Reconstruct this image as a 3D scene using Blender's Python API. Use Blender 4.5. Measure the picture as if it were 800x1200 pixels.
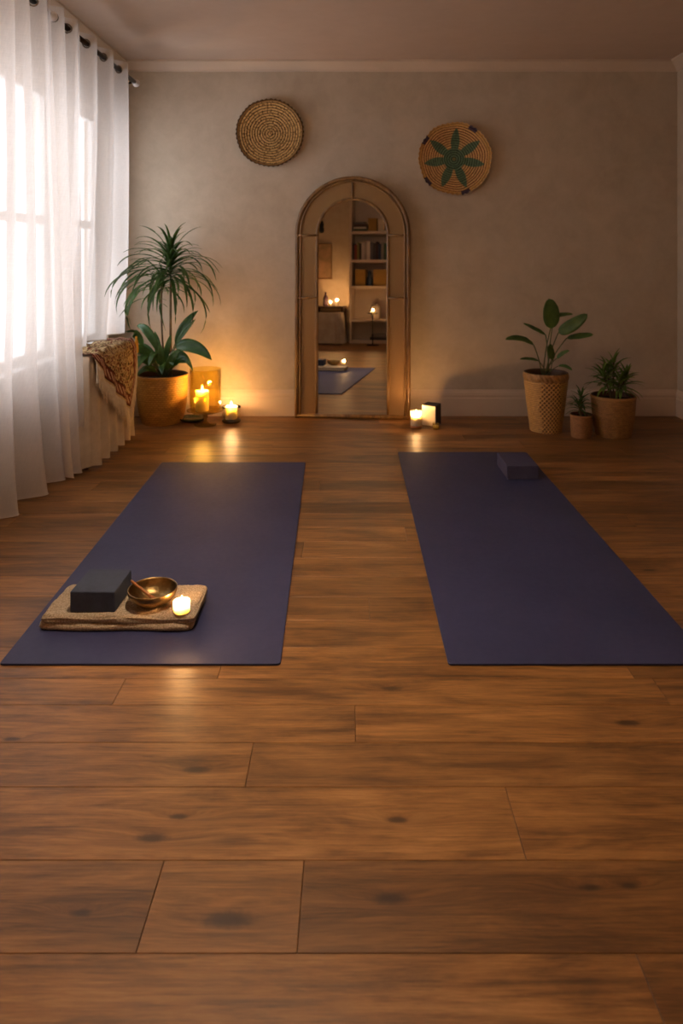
import bpy, bmesh, math, random
from math import sin, cos, pi, radians, exp, sqrt, atan2
from mathutils import Vector, Matrix, noise

random.seed(7)
SC = bpy.context.scene
COL = SC.collection
for o in list(bpy.data.objects):
    bpy.data.objects.remove(o)

# ------------------------------------------------------------------ camera
F = 850.0            # focal length in pixels of the 1200 px high frame
CAM_Z = 1.05
HX, HY = 410.0, 297.0
cd = bpy.data.cameras.new('camera')
cam = bpy.data.objects.new('camera', cd)
COL.objects.link(cam)
cam.location = (0, 0, CAM_Z)
cam.rotation_euler = (radians(90), 0, 0)
cd.sensor_fit = 'VERTICAL'
cd.sensor_height = 36
cd.sensor_width = 24
cd.lens = 36 * F / 1200
cd.shift_x = -(HX - 400) / 1200
cd.shift_y = -(600 - HY) / 1200
cd.clip_start = 0.05
cd.dof.use_dof = True
cd.dof.focus_distance = 2.15
cd.dof.aperture_fstop = 4.5
SC.camera = cam

# ------------------------------------------------------------------ daylight
W = bpy.data.worlds.new('world')
SC.world = W
W.use_nodes = True
bg = W.node_tree.nodes['Background']
bg.inputs[0].default_value = (0.93, 0.94, 1.0, 1)
bg.inputs[1].default_value = 5.4
WALL_X = -1.50
WINDOWS = [(2.45, 3.76), (3.95, 4.50)]     # along the window wall
SILL, HEAD = 0.50, 1.90
for i, (a, b) in enumerate(WINDOWS):
    ld = bpy.data.lights.new('window_portal', 'AREA')
    ld.shape = 'RECTANGLE'
    ld.size = HEAD - SILL
    ld.size_y = b - a
    ld.cycles.is_portal = True
    lo = bpy.data.objects.new('window_portal', ld)
    lo.location = (WALL_X - 0.16, (a + b) / 2, (SILL + HEAD) / 2)
    lo.rotation_euler = (0, radians(-90), 0)
    COL.objects.link(lo)

# ------------------------------------------------------------------ exposure
vs = SC.view_settings
vs.view_transform = 'Standard'
vs.look = 'None'
vs.exposure = 0.27
vs.gamma = 1
vs.use_curve_mapping = False
SC.cycles.use_denoising = True
SC.cycles.max_bounces = 12
SC.cycles.transparent_max_bounces = 24
SC.cycles.sample_clamp_indirect = 6

ADDED_PENDANT_W = 128.0     # added pendant, out of view, that brightens the room
FLAME_W = 6.0        # scales every candle


# ------------------------------------------------------------------ materials
def srgb(r, g, b):
    f = lambda c: (c / 255 / 12.92) if c / 255 <= 0.04045 else ((c / 255 + 0.055) / 1.055) ** 2.4
    return (f(r), f(g), f(b), 1)


class NT:
    def __init__(s, name):
        s.m = bpy.data.materials.new(name)
        s.m.use_nodes = True
        s.t = s.m.node_tree
        s.t.nodes.clear()
        s.out = s.n('ShaderNodeOutputMaterial')

    def n(s, kind, **kw):
        nd = s.t.nodes.new(kind)
        for k, v in kw.items():
            setattr(nd, k, v)
        return nd

    def l(s, a, b):
        s.t.links.new(a, b)

    def val(s, inp, v):
        if hasattr(v, 'links') or isinstance(v, bpy.types.NodeSocket):
            s.l(v, inp)
        else:
            inp.default_value = v

    def math(s, op, a, b=0.0, c=None):
        nd = s.n('ShaderNodeMath', operation=op)
        s.val(nd.inputs[0], a)
        s.val(nd.inputs[1], b)
        if c is not None:
            s.val(nd.inputs[2], c)
        return nd.outputs[0]

    def mix(s, f, a, b, blend='MIX'):
        nd = s.n('ShaderNodeMix', data_type='RGBA', blend_type=blend)
        s.val(nd.inputs[0], f)
        s.val(nd.inputs[6], a)
        s.val(nd.inputs[7], b)
        return nd.outputs[2]

    def obj(s):
        return s.n('ShaderNodeTexCoord').outputs['Object']

    def scale(s, v, sc, loc=(0, 0, 0)):
        mp = s.n('ShaderNodeMapping')
        s.l(v, mp.inputs[0])
        mp.inputs[1].default_value = loc
        mp.inputs[3].default_value = sc
        return mp.outputs[0]

    def noise(s, v, scale, detail=4, rough=0.5, dist=0.0):
        nd = s.n('ShaderNodeTexNoise')
        if v is not None:
            s.l(v, nd.inputs['Vector'])
        nd.inputs['Scale'].default_value = scale
        nd.inputs['Detail'].default_value = detail
        nd.inputs['Roughness'].default_value = rough
        nd.inputs['Distortion'].default_value = dist
        return nd.outputs[0]

    def ramp(s, f, stops):
        nd = s.n('ShaderNodeValToRGB')
        s.l(f, nd.inputs[0])
        e = nd.color_ramp.elements
        while len(e) < len(stops):
            e.new(0.5)
        for el, (p, c) in zip(e, stops):
            el.position = p
            el.color = c if len(c) == 4 else (*c, 1)
        return nd.outputs[0]

    def bump(s, h, strength=0.3, dist=0.002):
        nd = s.n('ShaderNodeBump')
        nd.inputs['Strength'].default_value = strength
        nd.inputs['Distance'].default_value = dist
        s.l(h, nd.inputs['Height'])
        return nd.outputs[0]

    def pbr(s, col, rough=0.6, metal=0.0, normal=None, spec=0.5, **kw):
        nd = s.n('ShaderNodeBsdfPrincipled')
        s.val(nd.inputs['Base Color'], col)
        s.val(nd.inputs['Roughness'], rough)
        s.val(nd.inputs['Metallic'], metal)
        nd.inputs['Specular IOR Level'].default_value = spec
        if normal is not None:
            s.l(normal, nd.inputs['Normal'])
        for k, v in kw.items():
            s.val(nd.inputs[k.replace('_', ' ')], v)
        return nd.outputs[0]

    def done(s, sh):
        s.l(sh, s.out.inputs[0])
        return s.m


def m_noise(name, c1, c2, scale=8, rough=0.6, metal=0.0, bump=0.2, bscale=60, stretch=(1, 1, 1), spec=0.4, bd=0.002):
    t = NT(name)
    v = t.scale(t.obj(), stretch)
    n = t.noise(v, scale, 5, 0.6)
    c = t.ramp(n, [(0.32, c1), (0.68, c2)])
    nb = t.noise(v, bscale, 3, 0.6)
    return t.done(t.pbr(c, rough, metal, t.bump(nb, bump, bd), spec))


def m_plaster(name, a, b):
    t = NT(name)
    o = t.obj()
    n1 = t.noise(o, 1.6, 6, 0.62, 0.4)
    n2 = t.noise(o, 7, 6, 0.7, 0.3)
    f = t.math('ADD', t.math('MULTIPLY', n1, 0.45), t.math('MULTIPLY', n2, 0.55))
    c = t.ramp(f, [(0.36, a), (0.64, b)])
    n3 = t.noise(o, 28, 6, 0.7)
    return t.done(t.pbr(c, 0.85, 0, t.bump(n3, 0.18, 0.004), 0.25))


M = {}
M['wall'] = m_plaster('lime plaster', srgb(175, 159, 139), srgb(194, 178, 158))
M['ceiling'] = m_plaster('ceiling paint', srgb(186, 165, 148), srgb(194, 173, 156))
M['trim'] = m_noise('cream trim paint', srgb(192, 172, 152), srgb(202, 182, 162), 3, 0.5, 0, 0.08, 30)
M['white'] = m_noise('white window paint', srgb(214, 212, 208), srgb(226, 224, 220), 4, 0.45, 0, 0.05, 30)


def floor_material(knots):
    t = NT('oak planks')
    o = t.obj()
    at = t.n('ShaderNodeAttribute', attribute_name='rnd')
    rs = t.n('ShaderNodeSeparateColor')
    t.l(at.outputs['Color'], rs.inputs[0])
    r1, r2, r3 = rs.outputs
    sp = t.n('ShaderNodeSeparateXYZ')
    t.l(o, sp.inputs[0])
    X, Y = sp.outputs[0], sp.outputs[1]
    # knots the photograph shows, each an oval of dark wood that bends the grain around it
    KN = t.noise(o, 70, 3, 0.6)
    ksum = None
    kin = None
    for kx, ky, ra, rb in knots:
        dx = t.math('DIVIDE', t.math('SUBTRACT', X, kx), ra)
        dy = t.math('DIVIDE', t.math('SUBTRACT', Y, ky), rb)
        d2 = t.math('ADD', t.math('MULTIPLY', dx, dx), t.math('MULTIPLY', dy, dy))
        dh = t.math('ADD', t.math('MULTIPLY', t.math('MULTIPLY', dx, dx), 0.25), t.math('MULTIPLY', dy, dy))
        g = t.math('POWER', 2.718, t.math('MULTIPLY', dh, -0.25))
        dn = t.math('MULTIPLY', d2, t.math('MULTIPLY_ADD', KN, 1.6, 0.3))
        k = t.math('POWER', 2.718, t.math('MULTIPLY', t.math('MULTIPLY', dn, dn), -0.9))
        ksum = g if ksum is None else t.math('MAXIMUM', ksum, g)
        kin = k if kin is None else t.math('MAXIMUM', kin, k)
    # scattered small knots
    off = t.n('ShaderNodeCombineXYZ')
    t.val(off.inputs[0], t.math('MULTIPLY', r1, 37.0))
    t.val(off.inputs[1], t.math('MULTIPLY', r2, 11.0))
    t.val(off.inputs[2], t.math('MULTIPLY', r3, 9.0))
    va = t.n('ShaderNodeVectorMath', operation='ADD')
    t.l(o, va.inputs[0])
    t.l(off.outputs[0], va.inputs[1])
    wob = t.n('ShaderNodeVectorMath', operation='ADD')
    cw = t.n('ShaderNodeCombineXYZ')
    t.val(cw.inputs[1], t.math('MULTIPLY', ksum, 0.018))
    t.l(va.outputs[0], wob.inputs[0])
    t.l(cw.outputs[0], wob.inputs[1])
    v = wob.outputs[0]
    vo = t.n('ShaderNodeTexVoronoi')
    t.l(t.scale(v, (1.6, 5.5, 1)), vo.inputs['Vector'])
    vo.inputs['Scale'].default_value = 1.35
    kn2 = t.ramp(vo.outputs['Distance'], [(0.03, (1, 1, 1)), (0.13, (0, 0, 0))])
    big = t.noise(t.scale(v, (1.3, 5, 1)), 1.6, 7, 0.66, 0.7)
    mid = t.noise(t.scale(v, (1.0, 15, 1)), 2.6, 9, 0.72, 0.9)
    fine = t.noise(t.scale(v, (5, 120, 1)), 2.2, 6, 0.75, 0.2)
    f = t.math('MULTIPLY', big, 0.40)
    f = t.math('MULTIPLY_ADD', mid, 0.34, f)
    f = t.math('MULTIPLY_ADD', fine, 0.26, f)
    c = t.ramp(f, [(0.37, srgb(58, 36, 18)), (0.45, srgb(108, 73, 38)), (0.54, srgb(148, 103, 57)), (0.65, srgb(182, 133, 80))])
    tone = t.ramp(r1, [(0.0, (0.66, 0.64, 0.60)), (0.5, (0.90, 0.89, 0.87)), (1.0, (1.16, 1.13, 1.06))])
    c = t.mix(1.0, c, tone, 'MULTIPLY')
    # dark mineral streaks
    st = t.noise(t.scale(v, (1.5, 14, 1)), 1.7, 6, 0.62, 0.6)
    stf = t.ramp(st, [(0.54, (0, 0, 0)), (0.70, (1, 1, 1))])
    c = t.mix(t.math('MULTIPLY', stf, 0.6), c, srgb(66, 40, 22))
    c = t.mix(t.math('MULTIPLY', kn2, 0.55), c, srgb(50, 30, 17))
    c = t.mix(t.math('MULTIPLY', ksum, 0.28), c, srgb(78, 46, 24))
    c = t.mix(t.math('MULTIPLY', kin, 0.85), c, srgb(40, 22, 13))
    ro = t.math('MULTIPLY_ADD', mid, 0.16, 0.33)
    bmp = t.bump(t.math('ADD', fine, t.math('MULTIPLY', mid, 0.8)), 0.22, 0.0016)
    return t.done(t.pbr(c, ro, 0, bmp, 0.42))


def m_attr(name, rough=0.7, bump=0.3, bscale=150, spec=0.3, var=0.25):
    """uses the object's own painted pattern (dyed straw, printed cloth)"""
    t = NT(name)
    a = t.n('ShaderNodeAttribute', attribute_name='Col')
    n = t.noise(t.obj(), bscale, 4, 0.6)
    k = t.ramp(n, [(0.3, (1 - var,) * 3), (0.7, (1 + var * 0.4,) * 3)])
    c = t.mix(1.0, a.outputs['Color'], k, 'MULTIPLY')
    return t.done(t.pbr(c, rough, 0, t.bump(n, bump, 0.0015), spec))


def m_mat(name):
    t = NT(name)
    o = t.obj()
    n1 = t.noise(o, 3.2, 5, 0.6, 0.5)
    n2 = t.noise(o, 320, 2, 0.6)
    c = t.ramp(n1, [(0.3, srgb(37, 40, 74)), (0.7, srgb(49, 51, 86))])
    w = t.noise(t.scale(o, (1, 1, 1)), 60, 3, 0.6)
    h = t.math('ADD', n2, t.math('MULTIPLY', w, 0.5))
    return t.done(t.pbr(c, t.math('MULTIPLY_ADD', w, 0.15, 0.52), 0, t.bump(h, 0.35, 0.0012), 0.4))


M['mat'] = m_mat('yoga mat rubber')
M['block'] = m_noise('charcoal cork foam', srgb(38, 43, 58), srgb(50, 55, 72), 40, 0.62, 0, 0.25, 240)
M['block_navy'] = m_noise('navy foam', srgb(56, 53, 82), srgb(66, 62, 92), 30, 0.7, 0, 0.25, 240)


def m_sheer(name, col, transp=0.16, tr=0.55):
    t = NT(name)
    o = t.obj()
    n = t.noise(t.scale(o, (1, 300, 30)), 1.0, 3, 0.6)
    n2 = t.noise(t.scale(o, (1, 30, 400)), 1.0, 3, 0.6)
    w = t.math('MULTIPLY', t.math('ADD', n, n2), 0.5)
    c = t.mix(w, [x * 0.90 for x in col[:3]] + [1], col)
    nm = t.bump(w, 0.25, 0.002)
    d = t.n('ShaderNodeBsdfDiffuse')
    t.l(c, d.inputs[0])
    t.l(nm, d.inputs['Normal'])
    tl = t.n('ShaderNodeBsdfTranslucent')
    t.l(c, tl.inputs[0])
    t.l(nm, tl.inputs['Normal'])
    mx = t.n('ShaderNodeMixShader')
    mx.inputs[0].default_value = tr
    t.l(d.outputs[0], mx.inputs[1])
    t.l(tl.outputs[0], mx.inputs[2])
    tp = t.n('ShaderNodeBsdfTransparent')
    m2 = t.n('ShaderNodeMixShader')
    t.val(m2.inputs[0], t.math('MULTIPLY', w, transp * 2))
    t.l(mx.outputs[0], m2.inputs[1])
    t.l(tp.outputs[0], m2.inputs[2])
    return t.done(m2.outputs[0])


M['sheer'] = m_sheer('sheer linen', srgb(226, 216, 208), 0.20, 0.50)
M['sheer_hem'] = m_noise('linen hem', srgb(196, 184, 172), srgb(212, 200, 188), 30, 0.9, 0, 0.2, 300)
M['linen'] = m_noise('heavy cream linen', srgb(192, 176, 154), srgb(212, 196, 174), 14, 0.9, 0, 0.3, 260, (1, 1, 1), 0.2)
M['bedspread'] = m_noise('pale bedspread', srgb(176, 162, 146), srgb(200, 188, 174), 9, 0.9, 0, 0.5, 60, (1, 1, 1), 0.2, 0.01)


def m_glass(name, tint, ior=1.45, refl=1.0):
    t = NT(name)
    tp = t.n('ShaderNodeBsdfTransparent')
    tp.inputs[0].default_value = tint
    g = t.n('ShaderNodeBsdfGlossy')
    g.inputs['Roughness'].default_value = 0.02
    g.inputs['Color'].default_value = (1, 1, 1, 1)
    lw = t.n('ShaderNodeLayerWeight')
    lw.inputs[0].default_value = 0.5
    mx = t.n('ShaderNodeMixShader')
    t.val(mx.inputs[0], t.math('MULTIPLY_ADD', t.math('POWER', lw.outputs['Facing'], 2.6), 0.6 * refl, 0.04 * refl))
    t.l(tp.outputs[0], mx.inputs[1])
    t.l(g.outputs[0], mx.inputs[2])
    return t.done(mx.outputs[0])


M['pane'] = m_glass('window glass', (0.94, 0.95, 0.96, 1))
M['amber'] = m_glass('amber tinted glass', (0.93, 0.87, 0.56, 1), 1.5)
t = NT('thick amber glass')
_p = t.pbr(srgb(150, 112, 52), 0.12, 0, None, 0.7)
_tp = t.n('ShaderNodeBsdfTransparent')
_tp.inputs[0].default_value = (0.9, 0.8, 0.5, 1)
_mx = t.n('ShaderNodeMixShader')
_mx.inputs[0].default_value = 0.5
t.l(_p, _mx.inputs[2])
t.l(_tp.outputs[0], _mx.inputs[1])
M['amber_foot'] = t.done(_mx.outputs[0])
M['glass'] = m_glass('clear votive glass', (0.985, 0.975, 0.95, 1), 1.5)
M['dark_glass'] = m_noise('thick dark glass', srgb(58, 46, 30), srgb(84, 66, 40), 20, 0.12, 0, 0.02, 20, (1, 1, 1), 0.7)
t = NT('mirror silver')
M['silver'] = t.done(t.pbr((0.80, 0.80, 0.79, 1), 0.015, 1.0))
M['metal_dark'] = m_noise('dark bronze metal', srgb(40, 32, 28), srgb(60, 48, 40), 30, 0.35, 0.9, 0.05, 60)
M['eyelet'] = m_noise('brushed eyelet metal', srgb(110, 100, 90), srgb(140, 128, 116), 30, 0.35, 0.9, 0.05, 60)
M['white_knob'] = m_noise('pale crackled finial glass', srgb(196, 188, 184), srgb(226, 220, 216), 30, 0.3, 0, 0.3, 50)
M['brass'] = m_noise('hammered brass', srgb(122, 98, 60), srgb(164, 134, 86), 25, 0.34, 1.0, 0.55, 70, (1, 1, 1), 0.5, 0.003)
M['wood_stick'] = m_noise('turned mallet wood', srgb(150, 88, 44), srgb(190, 122, 66), 8, 0.35, 0, 0.1, 60, (1, 1, 8))
M['rattan_pole'] = m_noise('stained rattan pole', srgb(86, 58, 28), srgb(140, 102, 54), 9, 0.42, 0, 0.3, 60, (4, 4, 1), 0.5)
M['soil'] = m_noise('potting soil', srgb(26, 19, 14), srgb(52, 40, 30), 40, 0.95, 0, 0.9, 60, (1, 1, 1), 0.1, 0.01)
M['straw'] = m_attr('coiled straw', 0.72, 0.5, 120)
M['weave'] = m_attr('woven seagrass', 0.55, 0.35, 140, 0.4)
M['scarf'] = m_attr('printed shawl cloth', 0.9, 0.3, 220, 0.1, 0.18)
M['fringe'] = m_noise('cream fringe yarn', srgb(222, 206, 178), srgb(240, 226, 202), 40, 0.95, 0, 0.2, 200)
M['yellow'] = m_noise('mustard yarn', srgb(206, 148, 42), srgb(226, 172, 70), 40, 0.95, 0, 0.2, 200)
M['towel'] = m_noise('sand terry towelling', srgb(160, 134, 104), srgb(226, 204, 174), 230, 0.98, 0, 1.0, 500, (1, 1, 1), 0.1, 0.005)


def m_cane():
    t = NT('woven cane webbing')
    o = t.obj()
    def w(d):
        nd = t.n('ShaderNodeTexWave', wave_type='BANDS', bands_direction=d)
        t.l(o, nd.inputs[0])
        nd.inputs['Scale'].default_value = 48
        nd.inputs['Distortion'].default_value = 0.4
        return nd.outputs[1]
    a, b = w('X'), w('Z')
    h = t.math('MULTIPLY', a, b)
    n = t.noise(o, 6, 4, 0.6)
    c0 = t.mix(n, srgb(192, 146, 84), srgb(212, 168, 106))
    c = t.mix(h, [x * 0.62 for x in srgb(140, 104, 62)[:3]] + [1], c0)
    return t.done(t.pbr(c, 0.6, 0, t.bump(h, 0.6, 0.002), 0.35))


M['cane'] = m_cane()


def m_wax(name, col):
    t = NT(name)
    return t.done(t.pbr(col, 0.45, 0, None, 0.4, Subsurface_Weight=1.0, Subsurface_Radius=(0.05, 0.05, 0.035), Subsurface_Scale=1.0))


M['wax'] = m_wax('candle wax', (0.94, 0.78, 0.58, 1))
M['frost'] = m_sheer('frosted glass', srgb(244, 232, 214), 0.55, 0.75)
M['wick'] = m_noise('burnt wick', srgb(20, 16, 14), srgb(34, 26, 22), 30, 0.9)


def m_flame():
    t = NT('candle flame')
    e = t.n('ShaderNodeEmission')
    e.inputs[0].default_value = (1.0, 0.60, 0.20, 1)
    e.inputs[1].default_value = 28
    return t.done(e.outputs[0])


M['flame'] = m_flame()


def m_leaf(name, a, b, rough=0.42, tr=0.3):
    t = NT(name)
    o = t.obj()
    n = t.noise(o, 14, 4, 0.6)
    c = t.ramp(n, [(0.3, a), (0.7, b)])
    p = t.pbr(c, rough, 0, t.bump(t.noise(o, 90, 2), 0.15, 0.001), 0.45)
    tl = t.n('ShaderNodeBsdfTranslucent')
    t.l(t.mix(1.0, c, (1.3, 1.5, 0.7, 1), 'MULTIPLY'), tl.inputs[0])
    mx = t.n('ShaderNodeMixShader')
    mx.inputs[0].default_value = tr
    t.l(p, mx.inputs[1])
    t.l(tl.outputs[0], mx.inputs[2])
    return t.done(mx.outputs[0])


M['leaf_dark'] = m_leaf('dark green strap leaf', srgb(48, 76, 34), srgb(84, 114, 52))
M['leaf_broad'] = m_leaf('glossy broad leaf', srgb(42, 74, 36), srgb(72, 108, 50), 0.35)
M['leaf_round'] = m_leaf('deep green paddle leaf', srgb(60, 86, 42), srgb(94, 124, 60), 0.4)
M['leaf_bright'] = m_leaf('mid green lance leaf', srgb(72, 100, 40), srgb(122, 148, 64), 0.45)
M['stem'] = m_noise('plant stem', srgb(74, 62, 38), srgb(106, 88, 54), 20, 0.7, 0, 0.3, 80, (1, 1, 1))
M['stem_green'] = m_noise('green leaf stalk', srgb(62, 76, 38), srgb(92, 96, 52), 20, 0.5, 0, 0.1, 80)
M['dark_wood'] = m_noise('dark stained wood', srgb(44, 28, 18), srgb(74, 48, 30), 5, 0.45, 0, 0.2, 40, (1, 8, 8))
M['card_cream'] = m_noise('cream card', srgb(206, 190, 160), srgb(216, 200, 172), 20, 0.8, 0, 0.05, 80)
M['black'] = m_noise('matt black metal', srgb(18, 17, 17), srgb(28, 26, 26), 20, 0.5, 0.3, 0.05, 60)


def flat(name, c, rough=0.7):
    a = srgb(*c)
    b = [min(1, x * 1.18) for x in a[:3]] + [1]
    return m_noise(name, a, b, 12, rough, 0, 0.08, 80)


# ------------------------------------------------------------------ helpers
def px(x, y, Y):
    """world point seen at photograph position (x, y) at distance Y"""
    return Vector(((x - HX) / F * Y, Y, CAM_Z - (y - HY) / F * Y))


def tag(o, label=None, cat=None, group=None, kind=None):
    if label: o['label'] = label
    if cat: o['category'] = cat
    if group: o['group'] = group
    if kind: o['kind'] = kind
    return o


def obj(name, bm, mat, parent=None, smooth=True, bevel=0.0, solid=0.0, sub=0):
    me = bpy.data.meshes.new(name)
    bmesh.ops.recalc_face_normals(bm, faces=bm.faces) if not solid else None
    bm.to_mesh(me)
    bm.free()
    for m in (mat if isinstance(mat, (list, tuple)) else [mat]):
        me.materials.append(m)
    for p in me.polygons:
        p.use_smooth = smooth
    o = bpy.data.objects.new(name, me)
    COL.objects.link(o)
    if parent:
        o.parent = parent
    if solid:
        s = o.modifiers.new('s', 'SOLIDIFY')
        s.thickness = solid
        s.offset = 0
    if bevel:
        b = o.modifiers.new('b', 'BEVEL')
        b.width = bevel
        b.segments = 3
        b.limit_method = 'ANGLE'
        b.harden_normals = True
    if sub:
        b = o.modifiers.new('u', 'SUBSURF')
        b.levels = b.render_levels = sub
    return o


def thing(name, loc, label, cat, group=None, rz=0.0, rx=0.0):
    o = bpy.data.objects.new(name, None)
    COL.objects.link(o)
    o.location = loc
    o.rotation_euler = (rx, 0, rz)
    o.empty_display_size = 0.05
    return tag(o, label, cat, group)


def box(bm, x0, x1, y0, y1, z0, z1):
    v = [bm.verts.new(c) for c in ((x0, y0, z0), (x1, y0, z0), (x1, y1, z0), (x0, y1, z0),
                                   (x0, y0, z1), (x1, y0, z1), (x1, y1, z1), (x0, y1, z1))]
    for f in ((0, 3, 2, 1), (4, 5, 6, 7), (0, 1, 5, 4), (1, 2, 6, 5), (2, 3, 7, 6), (3, 0, 4, 7)):
        bm.faces.new([v[i] for i in f])
    return bm


def B(*boxes):
    bm = bmesh.new()
    for b in boxes:
        box(bm, *b)
    return bm


def tube(bm, pts, r, n=8, closed=False):
    pts = [Vector(p) for p in pts]
    N = len(pts)
    rs = r if isinstance(r, (list, tuple)) else [r] * N
    rings = []
    up = None
    for i, p in enumerate(pts):
        a = pts[(i - 1) % N] if (i > 0 or closed) else p
        b = pts[(i + 1) % N] if (i < N - 1 or closed) else p
        d = (b - a).normalized()
        if up is None:
            up = Vector((0, 0, 1)) if abs(d.z) < 0.9 else Vector((1, 0, 0))
        s = d.cross(up)
        if s.length < 1e-5:
            s = d.cross(Vector((0, 1, 0.1)))
        s.normalize()
        up = s.cross(d).normalized()
        rings.append([bm.verts.new(p + (s * cos(2 * pi * k / n) + up * sin(2 * pi * k / n)) * rs[i]) for k in range(n)])
    for i in range(N if closed else N - 1):
        A, Bb = rings[i], rings[(i + 1) % N]
        for k in range(n):
            bm.faces.new((A[k], A[(k + 1) % n], Bb[(k + 1) % n], Bb[k]))
    if not closed:
        bm.faces.new(rings[0])
        bm.faces.new(list(reversed(rings[-1])))
    return bm


def lathe(bm, prof, n=48, cx=0, cy=0, fn=None):
    """prof: (r, z) list; closes ends where r = 0"""
    rings = []
    for j, (r, z) in enumerate(prof):
        if r < 1e-6:
            rings.append([bm.verts.new((cx, cy, z))])
        else:
            row = []
            for k in range(n):
                a = 2 * pi * k / n
                rr = r + (fn(a, z, j) if fn else 0)
                row.append(bm.verts.new((cx + rr * cos(a), cy + rr * sin(a), z)))
            rings.append(row)
    for A, Bb in zip(rings, rings[1:]):
        for k in range(n):
            k2 = (k + 1) % n
            if len(A) == 1 and len(Bb) == 1:
                continue
            if len(A) == 1:
                bm.faces.new((A[0], Bb[k2], Bb[k]))
            elif len(Bb) == 1:
                bm.faces.new((A[k], A[k2], Bb[0]))
            else:
                bm.faces.new((A[k], A[k2], Bb[k2], Bb[k]))
    return bm


def grid(bm, nu, nv, fn, colfn=None, wrap=False):
    layer = bm.loops.layers.float_color.get('Col') or (bm.loops.layers.float_color.new('Col') if colfn else None)
    vs_ = [[bm.verts.new(fn(i / nu, j / nv)) for j in range(nv + 1)] for i in range(nu if wrap else nu + 1)]
    cols = None
    if colfn:
        cols = [[colfn(i / nu, j / nv) for j in range(nv + 1)] for i in range(nu + 1)]
    for i in range(nu):
        i2 = (i + 1) % nu if wrap else i + 1
        for j in range(nv):
            f = bm.faces.new((vs_[i][j], vs_[i2][j], vs_[i2][j + 1], vs_[i][j + 1]))
            if colfn:
                for lp, (a, b) in zip(f.loops, ((i, j), (i + 1, j), (i + 1, j + 1), (i, j + 1))):
                    lp[layer] = cols[a][b]
    return bm


# ------------------------------------------------------------------ structure
BACK_Y, FRONT_Y, RIGHT_X, CEIL = 4.70, -1.56, 2.12, 2.29


def structure(name, bm, mat, bevel=0.0, smooth=False):
    return tag(obj(name, bm, mat, None, smooth, bevel), kind='structure')


# floor: planks running across the room, rows and joints read off the photograph
def rowY(y): return CAM_Z * F / (y - HY)
seams = [rowY(1117), rowY(1008), rowY(922), rowY(870), rowY(826), rowY(795)]
joints = {0: [(762, 1160)], 1: [(176, 1062), (352, 1062)], 2: [(604, 965)], 3: [(292, 896)], 4: [(416, 848)], 5: [(139, 811)]}
rows = []
y = seams[0]
rows.append((seams[0] - 0.155, seams[0], [(p[0] - HX) / F * rowY(p[1]) for p in joints[0]]))
for i in range(5):
    rows.append((seams[i], seams[i + 1], [(p[0] - HX) / F * rowY(p[1]) for p in joints[i + 1]]))
rng = random.Random(3)
y = seams[0] - 0.155
while y > FRONT_Y - 0.3:
    rows.append((y - 0.152, y, None)); y -= 0.152
y = seams[5]
while y < BACK_Y + 0.1:
    rows.append((y, y + 0.142, None)); y += 0.142
bm = bmesh.new()
lay = bm.loops.layers.float_color.new('rnd')
for (a, b, js) in rows:
    if js is None:
        js = []
        x = -1.9 + rng.random() * 1.2
        while x < 2.4:
            js.append(x)
            x += 0.75 + rng.random() * 0.75
    xs = [-1.9] + sorted(js)
    if xs[-1] < 1.2: xs.append(xs[-1] + 1.3 if xs[-1] + 1.3 < 2.0 else 2.3)
    if xs[-1] < 2.3: xs.append(2.35)
    if len(js) <= 2 and xs[1] > -0.9: xs.insert(1, xs[1] - 1.25) if xs[1] - 1.25 > -1.8 else None
    for x0, x1 in zip(xs, xs[1:]):
        g = 0.0005
        n0 = len(bm.faces)
        x0 = x0 + g; x1 = x1 - g; aa = a + g * 0.8; bb = b - g * 0.8
        c = 0.0007
        top = [(x0 + c, aa + c, 0), (x1 - c, aa + c, 0), (x1 - c, bb - c, 0), (x0 + c, bb - c, 0)]
        mid = [(x0, aa, -c), (x1, aa, -c), (x1, bb, -c), (x0, bb, -c)]
        low = [(x0, aa, -0.012), (x1, aa, -0.012), (x1, bb, -0.012), (x0, bb, -0.012)]
        T = [bm.verts.new(p) for p in top]; Mi = [bm.verts.new(p) for p in mid]; L = [bm.verts.new(p) for p in low]
        fs = [bm.faces.new(T), bm.faces.new(list(reversed(L)))]
        for k in range(4):
            k2 = (k + 1) % 4
            fs.append(bm.faces.new((Mi[k], Mi[k2], T[k2], T[k])))
            fs.append(bm.faces.new((L[k], L[k2], Mi[k2], Mi[k])))
        rc = (rng.random(), rng.random(), rng.random(), 1)
        for f in fs:
            for lp in f.loops:
                lp[lay] = rc
box(bm, -1.9, 2.4, FRONT_Y - 0.3, BACK_Y + 0.2, -0.06, -0.013)
kn = []
for (kx, ky, s) in ((458, 807, 1.0), (735, 847, 1.2), (230, 902, 1.2), (178, 982, 1.2), (466, 961, 0.9), (268, 1078, 1.8), (457, 1053, 1.3),
                    (692, 1040, 0.8), (737, 1038, 0.7), (14, 866, 0.8), (210, 957, 0.8), (748, 735, 0.9), (95, 1070, 0.8), (760, 668, 0.9)):
    Yk = rowY(ky)
    kn.append(((kx - HX) / F * Yk, Yk, 0.024 * s, 0.0085 * s))
structure('floor', bm, floor_material(kn))

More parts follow.
